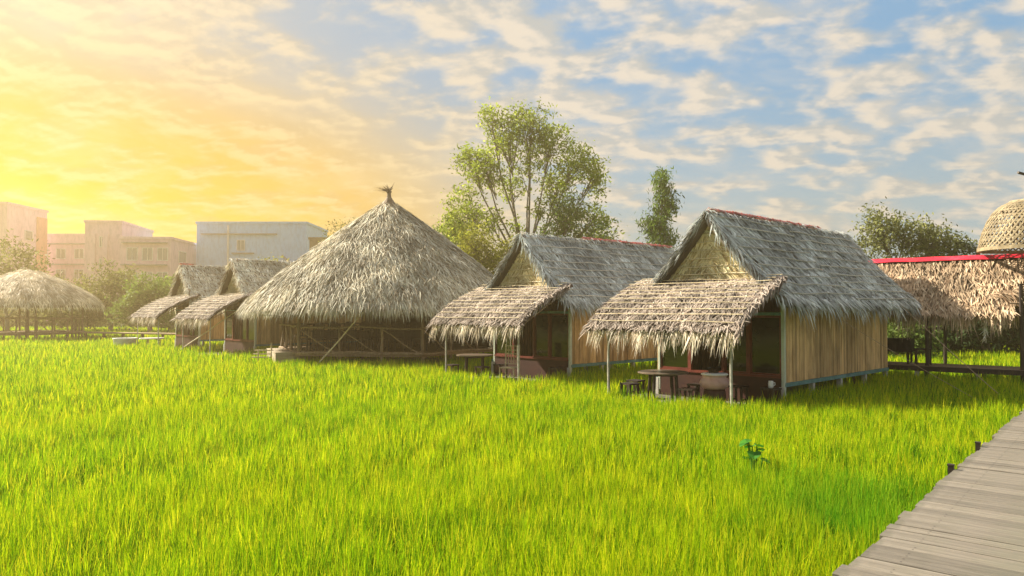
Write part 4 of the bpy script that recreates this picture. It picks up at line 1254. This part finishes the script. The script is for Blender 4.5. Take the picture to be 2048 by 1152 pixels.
building('pink_wide_block', 'pale pink wide block with dark ledges left of the blue building', X(238, 105), X(337, 105), 105, 117, 12.4, 'pink_wall',
         [('f', 1.0 + 2.1 * k, z, 1.5, 1.9) for k in range(3) for z in (9.3, 5.8)] + [('r', 3, 9.2, 3, 1.8)], [(.4, 6.6, 11.8, .5), (.4, 6.6, 8.6, .7), (.4, 6.6, 5.0, .6)], rz=R(5))
r = building('brown_roof_house', 'small brown house corner right of the blue building, above the pavilion roof slope', X(618, 105), X(660, 105), 105, 112, 12.3, 'brown_roof', [('f', .6, 9.6, 1.0, 1.2)])

# ------------------------------------------------------------------ broad-leaved plant in the rice
r = empty('taro_plant', at(1506, 9.0, GZ)); tag(r, 'broad-leaved bright green water plant standing among the rice near the boardwalk', 'plant')
rs = np.random.RandomState(12)
leafy('taro_leaf', [(0, (.02, .12, .008)), (1, (.07, .26, .015))], transl=.35)
for k in range(8):
    a = k * 1.3 + .5; lean = rs.uniform(.03, .13)
    tip = V3(math.cos(a) * lean, math.sin(a) * lean, rs.uniform(.55, .78))
    MB().path([(0, 0, 0), tip * V3(.4, .4, .6), tip], [.012, .009, .006], 5).build('stem', 'taro_leaf', r)
    b = MB()
    d = norm(V3(math.cos(a), math.sin(a), -.35)); s = norm(np.cross(d, V3(0, 0, 1)))
    outl = [(-.25, .0), (-.3, .35), (0, .8), (.5, .72), (.85, .35), (1.05, 0), (.85, -.35), (.5, -.72), (0, -.8), (-.3, -.35)]
    sz = rs.uniform(.09, .14)
    up = np.cross(s, d)
    pts = [tip + d * sz * x_ + s * sz * .75 * y_ + up * sz * .25 * abs(y_) for x_, y_ in outl]
    for i in range(len(pts)):
        b.poly([tip + d * sz * .2, pts[i], pts[(i + 1) % len(pts)]], rs.uniform(.3, .9))
    b.build('leaf', 'taro_leaf', r)

# ------------------------------------------------------------------ rice
def inside_hut(x, y, C):
    dx, dy = x - C[0], y - C[1]
    lx = dx * ua[0] + dy * ua[1]; ly = dx * va[0] + dy * va[1]
    return (lx > -2.2) & (lx < 6.6) & (ly > -.12) & (ly < 3.8) & ((lx < 0) | (ly > .1))
rs = np.random.RandomState(99)
rice = MB()
def ring(r0, r1, dens, Wr, nseg, Hr, hills):
    azr = R(43)
    area = azr * (r1 * r1 - r0 * r0)
    n = int(area * dens)
    if hills:
        m_ = n // hills
        rr = np.sqrt(rs.uniform(r0 * r0, r1 * r1, m_)); az = rs.uniform(-azr, azr, m_)
        hx, hy = rr * np.sin(az), rr * np.cos(az)
        hh = rs.uniform(.86, 1.08, m_)
        hr = rs.normal(0, .19, m_)
        x = np.repeat(hx, hills) + rs.normal(0, .032, m_ * hills); y = np.repeat(hy, hills) + rs.normal(0, .035, m_ * hills)
        hs = np.repeat(hh, hills); hr = np.repeat(hr, hills)
        ox, oy = x - np.repeat(hx, hills), y - np.repeat(hy, hills)
    else:
        rr = np.sqrt(rs.uniform(r0 * r0, r1 * r1, n)); az = rs.uniform(-azr, azr, n)
        x, y = rr * np.sin(az), rr * np.cos(az)
        hs = rs.uniform(.86, 1.08, n); hr = rs.normal(0, .1, n)
        ox, oy = rs.normal(0, .035, n), rs.normal(0, .035, n)
    # keep off the boardwalk, huts, platforms
    rel = (x - e0[0]) * dn[0] + (y - e0[1]) * dn[1]
    al = (x - e0[0]) * de[0] + (y - e0[1]) * de[1]
    keep = ~((rel > .0) & (rel < 3.05) & (al < 13.1))
    for C in (C1, C2, C4, C5):
        keep &= ~inside_hut(x, y, C)
    keep &= np.hypot(x - PC[0], y - PC[1]) > 4.2
    keep &= np.hypot(x - FP[0], y - FP[1]) > 3.2
    sx = (x - SO[0]) * sw[0] + (y - SO[1]) * sw[1]; sy = (x - SO[0]) * sn[0] + (y - SO[1]) * sn[1]
    keep &= ~((sx > s0 - 1.2) & (sy > -.15) & (sy < 1.5))
    # thin spots
    thin = np.sin(x * 2.3 + 1.7 * np.sin(y * 1.1)) * np.sin(y * 1.9 + x * .7)
    keep &= rs.rand(len(x)) > np.clip((thin - .62) * 1.6, 0, .55)
    x, y, hs, ox, oy, hr = (a[keep] for a in (x, y, hs, ox, oy, hr))
    n = len(x)
    P = np.stack([x, y, np.full(n, GZ)], 1)
    wave = .04 * np.sin(x * .9 + y * .5) + .03 * np.sin(x * 2.1 - y * 1.3)
    L = (rs.uniform(*Hr, n)) * hs + wave
    lean = np.stack([ox * 2.2 + rs.normal(.01, .06, n), oy * 2.2 + rs.normal(0, .06, n), np.ones(n)], 1)
    Dv = norm(lean)
    a = rs.rand(n) * math.pi * 2
    S = np.stack([np.cos(a), np.sin(a), np.zeros(n)], 1)
    bo = norm(np.stack([ox + rs.normal(.008, .03, n), oy + rs.normal(0, .03, n), np.zeros(n)], 1))
    bamt = np.abs(rs.normal(0, .11, n)) + .01
    strong = rs.rand(n) < .045
    bamt = np.where(strong, bamt + .35, bamt)
    bend = bo * bamt[:, None] - V3(0, 0, 1) * (bamt * .55)[:, None]
    r_ = np.clip(rs.beta(1.3, 1.3, n) + hr, 0, .93)
    r_ = np.where(strong & (rs.rand(n) < .5), 1.0, r_)
    rice.blades(P, Dv, S, L, rs.uniform(*Wr, n), bend, nseg, rnd=r_, prof=lambda t_: .8 + .4 * t_ if t_ < .5 else max(.06, 1.9 * (1 - t_) + .02))
ring(3.0, 9.0, 2900, (.006, .014), 4, (.46, .64), 26)
ring(9.0, 16.0, 1250, (.010, .019), 3, (.46, .64), 20)
ring(16.0, 28.0, 360, (.018, .032), 3, (.44, .65), 10)
ring(28.0, 48.0, 110, (.035, .06), 2, (.50, .64), 0)
ring(48.0, 92.0, 26, (.08, .14), 2, (.46, .6), 0)
tag(rice.build('rice_field', 'rice'), 'bright yellow-green rice growing over the whole field', 'rice', kind='stuff')

# ------------------------------------------------------------------ haze
m = bpy.data.materials.new('haze'); m.use_nodes = True
m.node_tree.nodes.clear(); t = NT(m.node_tree); MATS['haze'] = m
pv = t.n('ShaderNodeVolumePrincipled')
pv.inputs['Color'].default_value = (1.0, .77, .42, 1)
pv.inputs['Density'].default_value = .0024
pv.inputs['Anisotropy'].default_value = .68
out = t.n('ShaderNodeOutputMaterial')
t.t.links.new(pv.outputs[0], out.inputs['Volume'])
b = MB(); b.box(-125, 60, -8, 150, -1.0, 19.2)
tag(b.build('haze', 'haze'), 'warm haze over the field', 'haze', kind='stuff')
